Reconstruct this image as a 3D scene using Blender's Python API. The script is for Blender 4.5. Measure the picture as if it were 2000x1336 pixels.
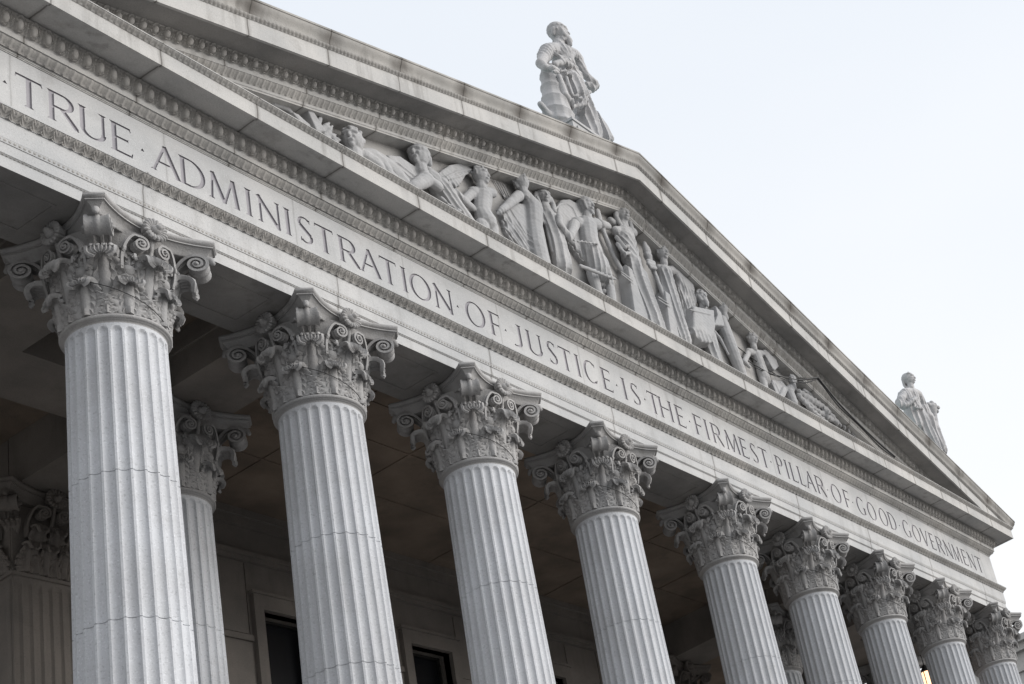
import bpy, bmesh, math, random
import numpy as np
from mathutils import Vector, Matrix
from mathutils.geometry import delaunay_2d_cdt
random.seed(7)
scene = bpy.context.scene
for o in list(bpy.data.objects): bpy.data.objects.remove(o)

# ------------------------------------------------------------------ camera
cd = bpy.data.cameras.new('camera'); cam = bpy.data.objects.new('camera', cd)
scene.collection.objects.link(cam); scene.camera = cam
yaw, pitch, roll = 1.29439, 0.41303, -0.34562
ca, sa, cb, sb = math.cos(yaw), math.sin(yaw), math.cos(pitch), math.sin(pitch)
fw = Vector((sa*cb, ca*cb, sb)); rt = Vector((ca, -sa, 0)); up = rt.cross(fw)
cr, sr = math.cos(roll), math.sin(roll)
r2 = rt*cr + up*sr; u2 = up*cr - rt*sr
cam.matrix_world = Matrix(((r2.x, u2.x, -fw.x, -11.94429), (r2.y, u2.y, -fw.y, -15.27852),
                           (r2.z, u2.z, -fw.z, -15.08208), (0, 0, 0, 1)))
cd.sensor_width = 36; cd.lens = 2909.784*36/2000
cd.shift_x = -1126.78/2000; cd.shift_y = 282.11/2000
cd.clip_start = 0.1; cd.clip_end = 3000

# ------------------------------------------------------------------ world and sun
SUN_EL, SUN_AZ = math.radians(26), math.radians(150)      # azimuth measured clockwise from +Y
world = bpy.data.worlds.new('World'); scene.world = world; world.use_nodes = True
nt = world.node_tree; nt.nodes.clear()
def N(t, typ, **kw):
    n = t.nodes.new(typ)
    for k, v in kw.items(): setattr(n, k, v)
    return n
out = N(nt, 'ShaderNodeOutputWorld'); bg = N(nt, 'ShaderNodeBackground')
sky = N(nt, 'ShaderNodeTexSky', sky_type='NISHITA', sun_disc=False, sun_elevation=SUN_EL, sun_rotation=SUN_AZ,
        air_density=1.6, dust_density=4.0, ozone_density=1.5)
mix = N(nt, 'ShaderNodeMix', data_type='RGBA'); mix.inputs[0].default_value = 0.86
tc = N(nt, 'ShaderNodeTexCoord'); mp = N(nt, 'ShaderNodeMapping'); mp.inputs['Scale'].default_value = (1.2, 1.2, 3.0)
nz = N(nt, 'ShaderNodeTexNoise'); nz.inputs['Scale'].default_value = 1.6; nz.inputs['Detail'].default_value = 3
cl = N(nt, 'ShaderNodeValToRGB')
sz = N(nt, 'ShaderNodeSeparateXYZ'); nt.links.new(tc.outputs['Generated'], sz.inputs[0])
ad = N(nt, 'ShaderNodeMath', operation='MULTIPLY_ADD'); ad.inputs[1].default_value = .35; nt.links.new(nz.outputs[0], ad.inputs[0]); nt.links.new(sz.outputs[2], ad.inputs[2])
cl.color_ramp.elements[0].position = 0.52; cl.color_ramp.elements[0].color = (10.4, 10.45, 10.6, 1)
cl.color_ramp.elements[1].position = 1.0; cl.color_ramp.elements[1].color = (8.3, 8.85, 9.6, 1)
nt.links.new(tc.outputs['Generated'], mp.inputs[0]); nt.links.new(mp.outputs[0], nz.inputs[0]); nt.links.new(ad.outputs[0], cl.inputs[0])
nt.links.new(sky.outputs[0], mix.inputs[6]); nt.links.new(cl.outputs[0], mix.inputs[7])
nt.links.new(mix.outputs[2], bg.inputs[0]); bg.inputs[1].default_value = 0.078
nt.links.new(bg.outputs[0], out.inputs[0])
sd = bpy.data.lights.new('sun', 'SUN'); sun = bpy.data.objects.new('sun', sd); scene.collection.objects.link(sun)
sd.energy = 2.1; sd.angle = math.radians(50); sd.color = (1.0, 0.985, 0.965)
dvec = Vector((math.sin(SUN_AZ)*math.cos(SUN_EL), math.cos(SUN_AZ)*math.cos(SUN_EL), math.sin(SUN_EL)))
sun.rotation_euler = dvec.to_track_quat('Z', 'Y').to_euler()
vs = scene.view_settings; vs.view_transform = 'Standard'; vs.look = 'None'; vs.exposure = 0.5; vs.gamma = 1
scene.render.engine = 'CYCLES'
scene.cycles.max_bounces = 6; scene.cycles.diffuse_bounces = 4

# ------------------------------------------------------------------ helpers
COL = scene.collection
def tag(o, label=None, cat=None, group=None, kind=None):
    if label: o['label'] = label
    if cat: o['category'] = cat
    if group: o['group'] = group
    if kind: o['kind'] = kind
    return o
def empty(name, loc, label, cat, group=None):
    o = bpy.data.objects.new(name, None); COL.objects.link(o); o.location = loc; o.empty_display_size = .3
    return tag(o, label, cat, group)
class MB:
    """collects vertices and faces of one mesh"""
    def __init__(s): s.v = []; s.f = []; s.n = 0
    def add(s, verts, faces):
        verts = np.asarray(verts, float).reshape(-1, 3)
        s.v.append(verts); b = s.n
        s.f.extend([tuple(int(i)+b for i in f) for f in faces]); s.n += len(verts)
    def grid(s, P, closeu=False, flip=False):
        nu, nv = P.shape[:2]; idx = np.arange(nu*nv).reshape(nu, nv)
        a = idx if not closeu else np.vstack([idx, idx[:1]])
        q = np.stack([a[:-1, :-1], a[1:, :-1], a[1:, 1:], a[:-1, 1:]], -1).reshape(-1, 4)
        if flip: q = q[:, ::-1]
        s.add(P.reshape(-1, 3), q.tolist())
    def box(s, x0, x1, y0, y1, z0, z1):
        v = [(x, y, z) for x in (x0, x1) for y in (y0, y1) for z in (z0, z1)]
        s.add(v, [(0, 1, 3, 2), (4, 6, 7, 5), (0, 4, 5, 1), (2, 3, 7, 6), (0, 2, 6, 4), (1, 5, 7, 3)])
    def lathe(s, prof, c=(0, 0), n=32):
        th = np.linspace(0, 2*np.pi, n, endpoint=False); p = np.array(prof)
        P = np.stack([c[0]+p[None, :, 0]*np.cos(th)[:, None], c[1]+p[None, :, 0]*np.sin(th)[:, None],
                      np.broadcast_to(p[None, :, 1], (n, len(p)))], -1)
        s.grid(P, closeu=True)
    def capsule(s, p, q, r0, r1, n=12, k=4):
        p = np.array(p, float); q = np.array(q, float); d = q-p; L = np.linalg.norm(d)
        if L < 1e-4: d = np.array([0, 0, 1.]); L = 1e-4
        d = d/L; a = np.cross(d, [0, 1, 0] if abs(d[1]) < .9 else [1, 0, 0]); a /= np.linalg.norm(a); b = np.cross(d, a)
        rows = [(-r0*math.cos(t), r0*math.sin(t)) for t in np.linspace(0.02, np.pi/2, k)]
        rows += [(L+r1*math.sin(t), r1*math.cos(t)) for t in np.linspace(0, np.pi/2-.02, k)]
        th = np.linspace(0, 2*np.pi, n, endpoint=False)
        P = np.array([[p+d*h+(a*math.cos(t)+b*math.sin(t))*r for h, r in rows] for t in th])
        m = len(rows); base = s.n; s.grid(P, closeu=True)
        s.f.append(tuple(base+i*m for i in range(n))[::-1]); s.f.append(tuple(base+i*m+m-1 for i in range(n)))
    def chain(s, pts, n=12):
        if len(pts) == 1: pts = [pts[0], pts[0]]
        for a, b in zip(pts[:-1], pts[1:]): s.capsule(a[:3], b[:3], a[3], b[3], n)
    def ellipsoid(s, c, rx, ry, rz, n=14, m=9):
        th = np.linspace(0, 2*np.pi, n, endpoint=False); ph = np.linspace(-np.pi/2+.01, np.pi/2-.01, m)
        P = np.stack([c[0]+rx*np.cos(th)[:, None]*np.cos(ph)[None], c[1]+ry*np.sin(th)[:, None]*np.cos(ph)[None],
                      np.broadcast_to(c[2]+rz*np.sin(ph)[None], (n, m))], -1)
        base = s.n; s.grid(P, closeu=True)
        s.f.append(tuple(base+i*m for i in range(n))[::-1]); s.f.append(tuple(base+i*m+m-1 for i in range(n)))
    def mesh(s, name):
        me = bpy.data.meshes.new(name)
        me.from_pydata(np.concatenate(s.v).tolist() if s.v else [], [], s.f); me.validate(); me.update()
        return me
    def build(s, name, mat, parent=None, smooth=None, label=None, fix=False):
        me = s.mesh(name)
        if fix:
            bm = bmesh.new(); bm.from_mesh(me); bmesh.ops.recalc_face_normals(bm, faces=bm.faces); bm.to_mesh(me); bm.free()
        return link(me, name, mat, parent, smooth, label)
def link(me, name, mat, parent=None, smooth=None, label=None):
    if mat is not None: me.materials.append(mat)
    o = bpy.data.objects.new(name, me); COL.objects.link(o)
    if parent is not None: o.parent = parent
    if smooth is not None:
        if smooth >= 180: me.shade_smooth()
        else:
            me.set_sharp_from_angle(angle=math.radians(smooth))
            me.polygons.foreach_set('use_smooth', [True]*len(me.polygons))
    if label: o['label'] = label
    return o

# ------------------------------------------------------------------ materials
def stone(name, base, speck=.12, streak=.35, blotch=.25, dirt=(.115, .105, .095), rough=.85, joints=None, bump=.25, random_obj=False, spscale=60, warm=.02):
    m = bpy.data.materials.new(name); m.use_nodes = True; t = m.node_tree; t.nodes.clear()
    o = N(t, 'ShaderNodeOutputMaterial'); b = N(t, 'ShaderNodeBsdfPrincipled'); b.inputs['Roughness'].default_value = rough
    if 'Specular IOR Level' in b.inputs: b.inputs['Specular IOR Level'].default_value = .25
    t.links.new(b.outputs[0], o.inputs[0])
    g = N(t, 'ShaderNodeNewGeometry'); pos = g.outputs['Position']
    def noise(scale, detail=4, vec=None, sc=None, rough=.55):
        n = N(t, 'ShaderNodeTexNoise'); n.inputs['Scale'].default_value = scale; n.inputs['Detail'].default_value = detail
        n.inputs['Roughness'].default_value = rough
        if sc is not None:
            q = N(t, 'ShaderNodeMapping'); q.inputs['Scale'].default_value = sc; t.links.new(pos, q.inputs[0]); t.links.new(q.outputs[0], n.inputs[0])
        else: t.links.new(pos, n.inputs[0])
        return n.outputs[0]
    def ramp(x, a, bb, c0=0., c1=1.):
        r = N(t, 'ShaderNodeMapRange'); r.inputs[1].default_value = a; r.inputs[2].default_value = bb
        r.inputs[3].default_value = c0; r.inputs[4].default_value = c1; t.links.new(x, r.inputs[0]); return r.outputs[0]
    def mixc(fac, A, B):
        x = N(t, 'ShaderNodeMix', data_type='RGBA')
        for s, val in ((0, fac), (6, A), (7, B)):
            if hasattr(val, 'links'): t.links.new(val, x.inputs[s])
            else: x.inputs[s].default_value = val if s == 0 else (*val, 1)
        return x.outputs[2]
    def mul(a, bb):
        x = N(t, 'ShaderNodeMath', operation='MULTIPLY')
        for i, v in enumerate((a, bb)):
            if hasattr(v, 'links'): t.links.new(v, x.inputs[i])
            else: x.inputs[i].default_value = v
        return x.outputs[0]
    base = np.array(base)
    col = mixc(ramp(noise(.9, 5), .35, .7), tuple(base*(1-blotch*.5)), tuple(base*(1+blotch*.35)*np.array([1+warm, 1, 1-warm])))
    col = mixc(ramp(noise(spscale, 2), .58, .75, 0, speck*3), col, tuple(np.minimum(base*1.45, .8)))
    col = mixc(ramp(noise(spscale*.8, 2, sc=(1, 1, 1.01)), .3, .42, speck*3.2, 0), col, tuple(base*.55))
    st = mul(ramp(noise(1.0, 6, sc=(5.5, 5.5, .45)), .5, .78), ramp(noise(.7, 3), .4, .65))
    col = mixc(mul(st, streak), col, dirt)
    st2 = ramp(noise(2.3, 8, rough=.7), .55, .8, 0, streak*.8)
    col = mixc(st2, col, tuple(np.array(dirt)*1.6))
    if joints:
        off, pitch, wd, strength = joints
        sx = N(t, 'ShaderNodeSeparateXYZ'); t.links.new(pos, sx.inputs[0])
        wob = N(t, 'ShaderNodeMath', operation='MULTIPLY_ADD'); wob.inputs[1].default_value = .05
        t.links.new(noise(3., 4), wob.inputs[0]); t.links.new(sx.outputs[0], wob.inputs[2])
        a = N(t, 'ShaderNodeMath', operation='ADD'); a.inputs[1].default_value = -off-.025+pitch*50; t.links.new(wob.outputs[0], a.inputs[0])
        md = N(t, 'ShaderNodeMath', operation='PINGPONG'); md.inputs[1].default_value = pitch/2; t.links.new(a.outputs[0], md.inputs[0])
        thin = ramp(md.outputs[0], .006, .014, 1, 0); halo = mul(ramp(md.outputs[0], .0, wd, 1, 0), ramp(noise(1.7, 5), .28, .55))
        col = mixc(mul(halo, strength), col, dirt)
        col = mixc(mul(thin, min(1, strength*1.2)), col, tuple(np.array(dirt)*.6))
    if random_obj:
        oi = N(t, 'ShaderNodeObjectInfo'); hs = N(t, 'ShaderNodeHueSaturation'); t.links.new(col, hs.inputs['Color'])
        t.links.new(ramp(oi.outputs['Random'], 0, 1, .93, 1.06), hs.inputs['Value']); col = hs.outputs[0]
    t.links.new(col, b.inputs['Base Color'])
    bp_ = N(t, 'ShaderNodeBump'); bp_.inputs['Strength'].default_value = bump; bp_.inputs['Distance'].default_value = .02
    t.links.new(noise(38, 5), bp_.inputs['Height']); t.links.new(bp_.outputs[0], b.inputs['Normal'])
    return m
def plain(name, colr, rough=.6, metal=0., emit=None, es=0.):
    m = bpy.data.materials.new(name); m.use_nodes = True; b = m.node_tree.nodes['Principled BSDF']
    t = m.node_tree; n = N(t, 'ShaderNodeTexNoise'); n.inputs['Scale'].default_value = 6
    x = N(t, 'ShaderNodeMix', data_type='RGBA'); x.inputs[6].default_value = (*[c*.8 for c in colr], 1); x.inputs[7].default_value = (*[min(1, c*1.2) for c in colr], 1)
    t.links.new(n.outputs[0], x.inputs[0]); t.links.new(x.outputs[2], b.inputs['Base Color'])
    b.inputs['Roughness'].default_value = rough; b.inputs['Metallic'].default_value = metal
    if emit: b.inputs['Emission Color'].default_value = (*emit, 1); b.inputs['Emission Strength'].default_value = es
    return m
M_frieze = stone('frieze_granite', (.455, .46, .465), streak=.45, joints=(.35, 2.146, .04, .16))
M_arch = stone('pale_granite', (.45, .455, .46), streak=.34, joints=(3.13, 3.2, .05, .45))
M_corona = stone('weathered_granite', (.45, .447, .44), streak=.75, joints=(1.38, 1.545, .06, .55))
M_sima = stone('rain_stained_granite', (.35, .342, .328), streak=1.0, blotch=.5, joints=(1.38, 1.545, .30, 1.0))
M_carve = stone("sooty_carved_granite", (.37, .362, .35), streak=.7, blotch=.4)
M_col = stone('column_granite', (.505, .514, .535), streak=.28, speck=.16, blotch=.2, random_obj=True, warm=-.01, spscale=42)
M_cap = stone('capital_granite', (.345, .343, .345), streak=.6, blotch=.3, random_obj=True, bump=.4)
M_relief = stone('relief_stone', (.37, .375, .385), streak=.4, blotch=.25)
M_statue = stone('statue_stone', (.44, .44, .45), streak=.5, blotch=.3)
M_tymp = stone('tympanum_stone', (.36, .355, .35), streak=.5, joints=(0.8, 1.6, .04, .5))
M_soffit = stone('soffit_shade_granite', (.27, .265, .26), streak=.5, blotch=.5)  # granite darkened to carry underside shade in its colour
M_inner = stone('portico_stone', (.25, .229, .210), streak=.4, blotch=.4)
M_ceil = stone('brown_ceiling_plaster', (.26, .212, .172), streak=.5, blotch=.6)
M_letter = stone('engraved_letter_grime', (.33, .32, .345), streak=.25, blotch=.3, speck=.05)
M_ground = stone('plaza_concrete', (.15, .148, .145), streak=.2)
M_pave = stone('plaza_paving', (.22, .215, .21), streak=.3, joints=(0, 1.2, .03, .5))
M_glass = plain('dark_window_glass', (.01, .011, .014), .25)
M_frame = plain('bronze_frame', (.012, .011, .010), .7)
M_wire = plain('black_cable', (.015, .015, .016), .6)
M_gap_glow = plain('gap_glow', (.9, .7, .5), .3, 0, (1.0, .60, .34), 1.5)  # glow of the added lantern that stands in for bright sky
M_copper = plain('copper_flashing', (.33, .40, .39), .6)

XS = [-3.28, -.075, 3.129, 6.334, 9.539, 13.421, 16.626, 19.831, 23.035, 26.24]
XL, XR, XC = XS[0], XS[-1], 11.48
SL = .297; ROW = 3.205; ZN = -1.537; ZFLOOR = -13.3; ZG = -16.7; YB = 26.0

# ------------------------------------------------------------------ the courthouse
court = empty('courthouse', (XC, 6, ZFLOOR), 'grey granite courthouse with a colonnaded temple front and a sculpted pediment', 'courthouse')
def P_(o):                      # keep world placement under the Empty
    o.matrix_parent_inverse = court.matrix_basis.inverted() if False else Matrix.Translation(-court.location)
    return o
def part(mb, name, mat, smooth=None, label=None, parent=None, fix=False):
    o = mb.build(name, mat, parent or court, smooth, label, fix)
    if parent is None: P_(o)
    return o

def extr(mb, prof, yb=YB):
    """profile [(d,z)] swept round the front with mitred corners and side returns"""
    pr = np.array(prof); d = pr[:, 0]; z = pr[:, 1]
    P = np.stack([np.stack([XL-d, np.full_like(d, yb), z], -1), np.stack([XL-d, -d, z], -1),
                  np.stack([XR+d, -d, z], -1), np.stack([XR+d, np.full_like(d, yb), z], -1)], 0)
    mb.grid(P)
def rake_xs(step=None):
    xs = list(np.arange(-16.05, 16.0501, .05)) if step is None else list(np.linspace(-16.05, 16.05, step))
    return np.array(sorted(set([round(x, 3) for x in xs]+[0.0, -14.58, 14.58])))
def band(mb, curve, pat, pitch, nu, nv, rake=False, zmin=None, x0=None, x1=None):
    """carved moulding strip; curve(v)->(d,z); pat(u,v)->outward displacement"""
    v = np.linspace(0, 1, nv); cv = np.array([curve(t) for t in v]); d = cv[:, 0]; z = cv[:, 1]
    L = (XR-XL+1.6); n = int(L/pitch*nu); t = np.linspace(0, 1, n+1)
    if rake: t = np.array(sorted(set(t.tolist()+[.5])))
    xa = (XL if x0 is None else x0)-(d if x0 is None else 0); xb = (XR if x1 is None else x1)+(d if x1 is None else 0)
    X = xa[None]+(xb-xa)[None]*t[:, None] if x0 is None else x0+(x1-x0)*t[:, None]+0*d[None]
    ph = (X-XC)/pitch; u = ph-np.round(ph)
    if rake:
        ph = np.abs(X-XC)/pitch+.5; u = ph-np.round(ph)
    disp = pat(u, np.broadcast_to(v[None], u.shape))
    dz = np.gradient(z); dd = np.gradient(d); nn = np.hypot(dz, dd)+1e-9
    D = d[None]+disp*(dz/nn)[None]; Z = z[None]-disp*(dd/nn)[None]
    if rake: Z = Z-SL*np.abs(X-XC)
    if zmin is not None: Z = np.maximum(Z, zmin)
    mb.grid(np.stack([X, -D, Z], -1))
def pat_egg(u, v):
    vv = (v-.54)/.34; e = np.sqrt((u/.26)**2+vv**2)
    egg = .040*np.sqrt(np.clip(1-e*e, 0, 1)); rim = .042*np.exp(-((e-1.36)/.12)**2)
    dart = .034*np.exp(-((np.abs(u)-.5)/.05)**2)*(v > .15)*(v < .9)
    top = .03*(v > .94)
    return np.maximum(np.maximum(np.maximum(egg, rim), dart), top)+.003
def pat_leaf(u, v):
    a = np.abs(u)*2
    tongue = a < np.sqrt(np.clip(1-((1-v)*1.02)**2, 0, 1))*.86
    rib = .014*np.exp(-(a/.16)**2)
    return .003+.010*tongue*(.5+.5*np.cos(a*np.pi*.9))+.8*rib*tongue+.009*(~tongue)*(v > .35)*np.exp(-((a-1)/.12)**2)
def pat_acan(u, v):
    a = np.abs(u)*2
    return .003+.026*np.abs(np.sin(np.pi*(2.5*v+1.6*a)))*np.clip(1.15-a, 0, 1)*.8+.014*np.exp(-(a/.14)**2)+.015*np.exp(-((a-1)/.1)**2)*(v > .4)
def pat_bead(u, v):
    e = (u/.36)**2+((v-.5)/.5)**2
    return .002+.010*np.sqrt(np.clip(1-e, 0, 1))
def ln(a, b): return lambda t: (a[0]+(b[0]-a[0])*t, a[1]+(b[1]-a[1])*t)
def cyma(a, b, k=.35):
    def f(t):
        s = t-k*math.sin(2*math.pi*t)/(2*math.pi)
        return (a[0]+(b[0]-a[0])*s, a[1]+(b[1]-a[1])*t)
    return f
def ovolo(a, b):
    return lambda t: (a[0]+(b[0]-a[0])*math.sin(t*math.pi/2), a[1]+(b[1]-a[1])*(1-math.cos(t*math.pi/2))*.5+(b[1]-a[1])*t*.5)

# architrave: soffit, three fasciae, back
mb = MB()
extr(mb, [(.55, .03), (.60, .0), (.603, .0), (.603, .182), (.606, .182), (.622, .20), (.63, .205), (.63, .372), (.64, .372), (.652, .432), (.655, .437), (.655, .742), (.668, .742), (.668, .752)])
extr(mb, [(.75, .868), (.765, .868), (.765, .895), (.60, .925)])
P = np.array([[(XL-.6, YB, 0), (XL-.6, -.6, 0), (XR+.6, -.6, 0), (XR+.6, YB, 0)], [(XL+.6, YB, 0), (XL+.6, .6, 0), (XR-.6, .6, 0), (XR-.6, YB, 0)],
              [(XL+.6, YB, .95), (XL+.6, .6, .95), (XR-.6, .6, .95), (XR-.6, YB, .95)]], float).transpose(1, 0, 2)
sf = MB(); sf.grid(P, flip=True)
archi = part(mb, 'architrave', M_arch)
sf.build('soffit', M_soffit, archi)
mb = MB(); band(mb, ln((.632, .384), (.648, .424)), pat_bead, .062, 8, 6); part(mb, 'bead_moulding', M_carve, 60, parent=archi)
mb = MB(); band(mb, ln((.604, .186), (.614, .202)), pat_bead, .05, 6, 4); part(mb, 'bead_moulding', M_carve, 60, parent=archi)
mb = MB(); band(mb, cyma((.662, .752), (.75, .868)), pat_acan, .135, 14, 11); part(mb, 'leaf_moulding', M_carve, 60, parent=archi)

# sunk panels under the architrave between the columns
mb = MB()
for a, b in zip(XS[:-1], XS[1:]):
    x0, x1 = a+1.0, b-1.0
    for (p0, p1, q0, q1) in ((x0, x1, -.36, -.325), (x0, x1, .325, .36), (x0, x0+.035, -.325, .325), (x1-.035, x1, -.325, .325)):
        mb.box(p0, p1, q0, q1, -.014, -.002)
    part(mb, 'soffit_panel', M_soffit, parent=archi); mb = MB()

# ------------------------------------------------------------------ inscription
H = .515; Z0 = 1.187; DY = -.606
def quad(a, b, c, d): return [a, b, c, d]
def strk(x0, z0, x1, z1, t0, t1=None):
    t1 = t0 if t1 is None else t1; dx, dz = x1-x0, z1-z0; L = math.hypot(dx, dz); nx, nz = -dz/L, dx/L
    return [(x0+nx*t0/2, z0+nz*t0/2), (x0-nx*t0/2, z0-nz*t0/2), (x1-nx*t1/2, z1-nz*t1/2), (x1+nx*t1/2, z1+nz*t1/2)]
TK, TN = .138, .066
def stem(x, z0=0, z1=1, t=TK, sf=.055):
    o = [strk(x, z0, x, z1, t)]
    for z, s in ((z0, 1), (z1, -1)):
        if sf: o.append([(x-t/2-sf, z), (x+t/2+sf, z), (x+t/2, z+s*.055), (x-t/2, z+s*.055)])
    return o
def bar(x0, x1, z, t=TN, up=0, dn=0, left=0):
    o = [[(x0, z-t/2), (x1, z-t/2), (x1, z+t/2), (x0, z+t/2)]]
    if up: o.append([(x1-.05, z), (x1, z), (x1+.02, z+up), (x1, z+up)])
    if dn: o.append([(x1-.05, z), (x1, z), (x1+.02, z-dn), (x1, z-dn)])
    if left: o.append([(x0+.05, z), (x0, z), (x0-.02, z-left), (x0, z-left)])
    return o
def arc(cx, cz, rx, rz, a0, a1, tk=TK, tn=TN*.8, n=14):
    A = [math.radians(a0+(a1-a0)*i/n) for i in range(n+1)]; o = []
    th = [tn+(tk-tn)*abs(math.cos(a))**1.5 for a in A]
    pt = lambda a, k: (cx+(rx+k)*math.cos(a), cz+(rz+k)*math.sin(a))
    for i in range(n):
        o.append([pt(A[i], -th[i]/2), pt(A[i], th[i]/2), pt(A[i+1], th[i+1]/2), pt(A[i+1], -th[i+1]/2)])
    return o
def glyph(ch, w):
    h = TK/2
    if ch == 'I': return stem(w/2)
    if ch == 'T': return stem(w/2)+bar(0, w, .97, dn=.1, left=.1)
    if ch == 'E': return stem(h+.04)+bar(h, w*.95, .97, dn=.1)+bar(h, w*.82, .52, up=.05, dn=.05)+bar(h, w, .03, up=.12)
    if ch == 'F': return stem(h+.04)+bar(h, w, .97, dn=.1)+bar(h, w*.85, .50, up=.05, dn=.05)
    if ch == 'L': return stem(h+.04)+bar(h, w, .03, up=.13)
    if ch == 'H': return stem(h+.05)+stem(w-h-.05)+bar(h, w-h, .52)
    if ch == 'U': r = w/2-h-.03; return [strk(h+.05, r*.9, h+.05, 1, TK)]+[[(0, 1), (TK+.1, 1), (TK+.05, .95), (.05, .95)]]+[strk(w-h-.03, r*.9, w-h-.03, 1, TN*1.3)]+[[(w-TK-.1, 1), (w, 1), (w-.05, .95), (w-TK-.03, .95)]]+arc(w/2+.01, r*.9+.03, r, r*.9, 180, 360, TK*.95)
    if ch == 'J': return [strk(w-h-.06, .2, w-h-.06, 1, TK)]+[[(w-TK-.13, 1), (w, 1), (w-.05, .95), (w-TK-.07, .95)]]+arc(w-h-.06-.24, .2, .24, .18, 0, -115, TK)
    if ch == 'N': return [strk(h+.05, 0, h+.05, 1, TN*1.2), [(0, 0), (.2, 0), (.15, .05), (.05, .05)]]+[strk(.06, .99, w-h-.02, .0, TK)]+[strk(w-h-.02, -.02, w-h-.02, 1, TN*1.2), [(w-.2, 1), (w, 1), (w-.05, .95), (w-.15, .95)]]
    if ch == 'M': return [strk(.1, 0, .17, 1, TN*1.2), [(0, 0), (.2, 0), (.15, .05), (.05, .05)]]+[strk(.16, .99, w*.5, 0, TK)]+[strk(w*.5, 0, w-.2, .99, TN*1.2)]+[strk(w-.2, 1, w-.09, 0, TK), [(w-.22, 0), (w, 0), (w-.06, .05), (w-.15, .05)]]
    if ch == 'A': return [strk(w*.5, 1, .1, 0, TN*1.2), [(0, 0), (.2, 0), (.15, .05), (.06, .05)]]+[strk(w*.48, 1.0, w-.1, 0, TK), [(w-.22, 0), (w, 0), (w-.06, .05), (w-.17, .05)]]+bar(w*.24, w*.74, .36)
    if ch == 'V': return [strk(w*.5, 0, w-.1, 1, TN*1.2), [(w-.2, 1), (w, 1), (w-.05, .95), (w-.14, .95)]]+[strk(w*.5, .0, .12, 1, TK), [(0, 1), (.24, 1), (.18, .95), (.06, .95)]]
    if ch in 'PR':
        rb = .235; o = stem(h+.04)+bar(h, w*.5, .97)+bar(h, w*.5, .97-2*rb)
        o += arc(w*.5, .97-rb, (w*.86 if ch == 'R' else w)-w*.5-h, rb, 90, -90)
        if ch == 'R': o += [strk(w*.46, .5, w-.06, .02, TK), [(w-.14, .05), (w-.03, -.03), (w, .0), (w-.04, .07)]]
        return o
    if ch == 'D': return stem(h+.04)+bar(h, w*.4, .97)+bar(h, w*.4, .03)+arc(w*.4, .5, w*.6-h, .47, 90, -90, n=18)
    if ch == 'O': return arc(w/2, .5, w/2-h, .485, 0, 360, n=32)
    if ch in 'CG':
        o = arc(w*.56, .5, w*.56-h, .485, 52, 308, n=24)
        o += [[(w*.9, .78), (w*.93, .78), (w*.93, .95), (w*.85, .88)]]
        if ch == 'C': o += [[(w*.9, .2), (w*.96, .22), (w*.9, .07), (w*.84, .1)]]
        if ch == 'G': o += [strk(w*.9, .08, w*.9, .42, TK)]+[[(w*.9-h-.06, .44), (w*.9+h+.04, .44), (w*.9+h, .39), (w*.9-h, .39)]]
        return o
    if ch == 'S':
        return arc(w*.5, .745, w*.36, .225, 40, 200, n=12, tk=TK*.8)+[strk(w*.17, .66, w*.83, .34, TK, TK)]+arc(w*.5, .255, w*.36, .225, 20, -140, n=12, tk=TK*.8)+[[(w*.78, .83), (w*.84, .8), (w*.86, .97), (w*.8, .95)]]+[[(w*.16, .2), (w*.22, .17), (w*.2, .03), (w*.14, .03)]]
    if ch == '.': return [[(-.05, .44), (.07, .44), (.01, .54)]]
    return []
TXT = [('THE.', [('T', -3.32, -2.98), ('H', -2.93, -2.46), ('E', -2.36, -2.07), ('.', -1.87, 0)]),
 ('TRUE', [('T', -1.73, -1.39), ('R', -1.32, -.90), ('U', -.91, -.51), ('E', -.46, -.15), ('.', 0, 0)]),
 ('', [('A', .11, .59), ('D', .56, .97), ('M', 1.01, 1.53), ('I', 1.60, 1.76), ('N', 1.82, 2.24), ('I', 2.28, 2.44), ('S', 2.54, 2.82), ('T', 2.87, 3.21), ('R', 3.30, 3.70), ('A', 3.68, 4.14), ('T', 4.13, 4.47), ('I', 4.54, 4.70), ('O', 4.73, 5.20), ('N', 5.26, 5.68), ('.', 5.79, 0)]),
 ('', [('O', 5.97, 6.44), ('F', 6.54, 6.81), ('.', 6.93, 0)]),
 ('', [('J', 7.02, 7.36), ('U', 7.46, 7.87), ('S', 8.0, 8.26), ('T', 8.33, 8.66), ('I', 8.75, 8.90), ('C', 8.99, 9.36), ('E', 9.5, 9.79), ('.', 9.94, 0)]),
 ('', [('I', 10.10, 10.25), ('S', 10.38, 10.65), ('.', 10.80, 0)]),
 ('', [('T', 10.92, 11.25), ('H', 11.25, 11.70), ('E', 11.80, 12.09), ('.', 12.26, 0)]),
 ('', [('F', 12.42, 12.71), ('I', 12.78, 12.93), ('R', 13.03, 13.42), ('M', 13.51, 14.03), ('E', 14.07, 14.35), ('S', 14.48, 14.74), ('T', 14.83, 15.16), ('.', 15.26, 0)]),
 ('', [('P', 15.47, 15.77), ('I', 15.84, 15.99), ('L', 16.06, 16.32), ('L', 16.39, 16.64), ('A', 16.67, 17.11), ('R', 17.15, 17.56), ('.', 17.66, 0)]),
 ('', [('O', 17.83, 18.28), ('F', 18.42, 18.70), ('.', 18.83, 0)]),
 ('', [('G', 19.02, 19.41), ('O', 19.54, 19.97), ('O', 20.13, 20.56), ('D', 20.62, 21.0), ('.', 21.18, 0)]),
 ('', [('G', 21.37, 21.75), ('O', 21.88, 22.32), ('V', 22.36, 22.80), ('E', 22.86, 23.13), ('R', 23.25, 23.64), ('N', 23.71, 24.14), ('M', 24.20, 24.70), ('E', 24.78, 25.06), ('N', 25.16, 25.58), ('T', 25.68, 26.04)])]
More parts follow.
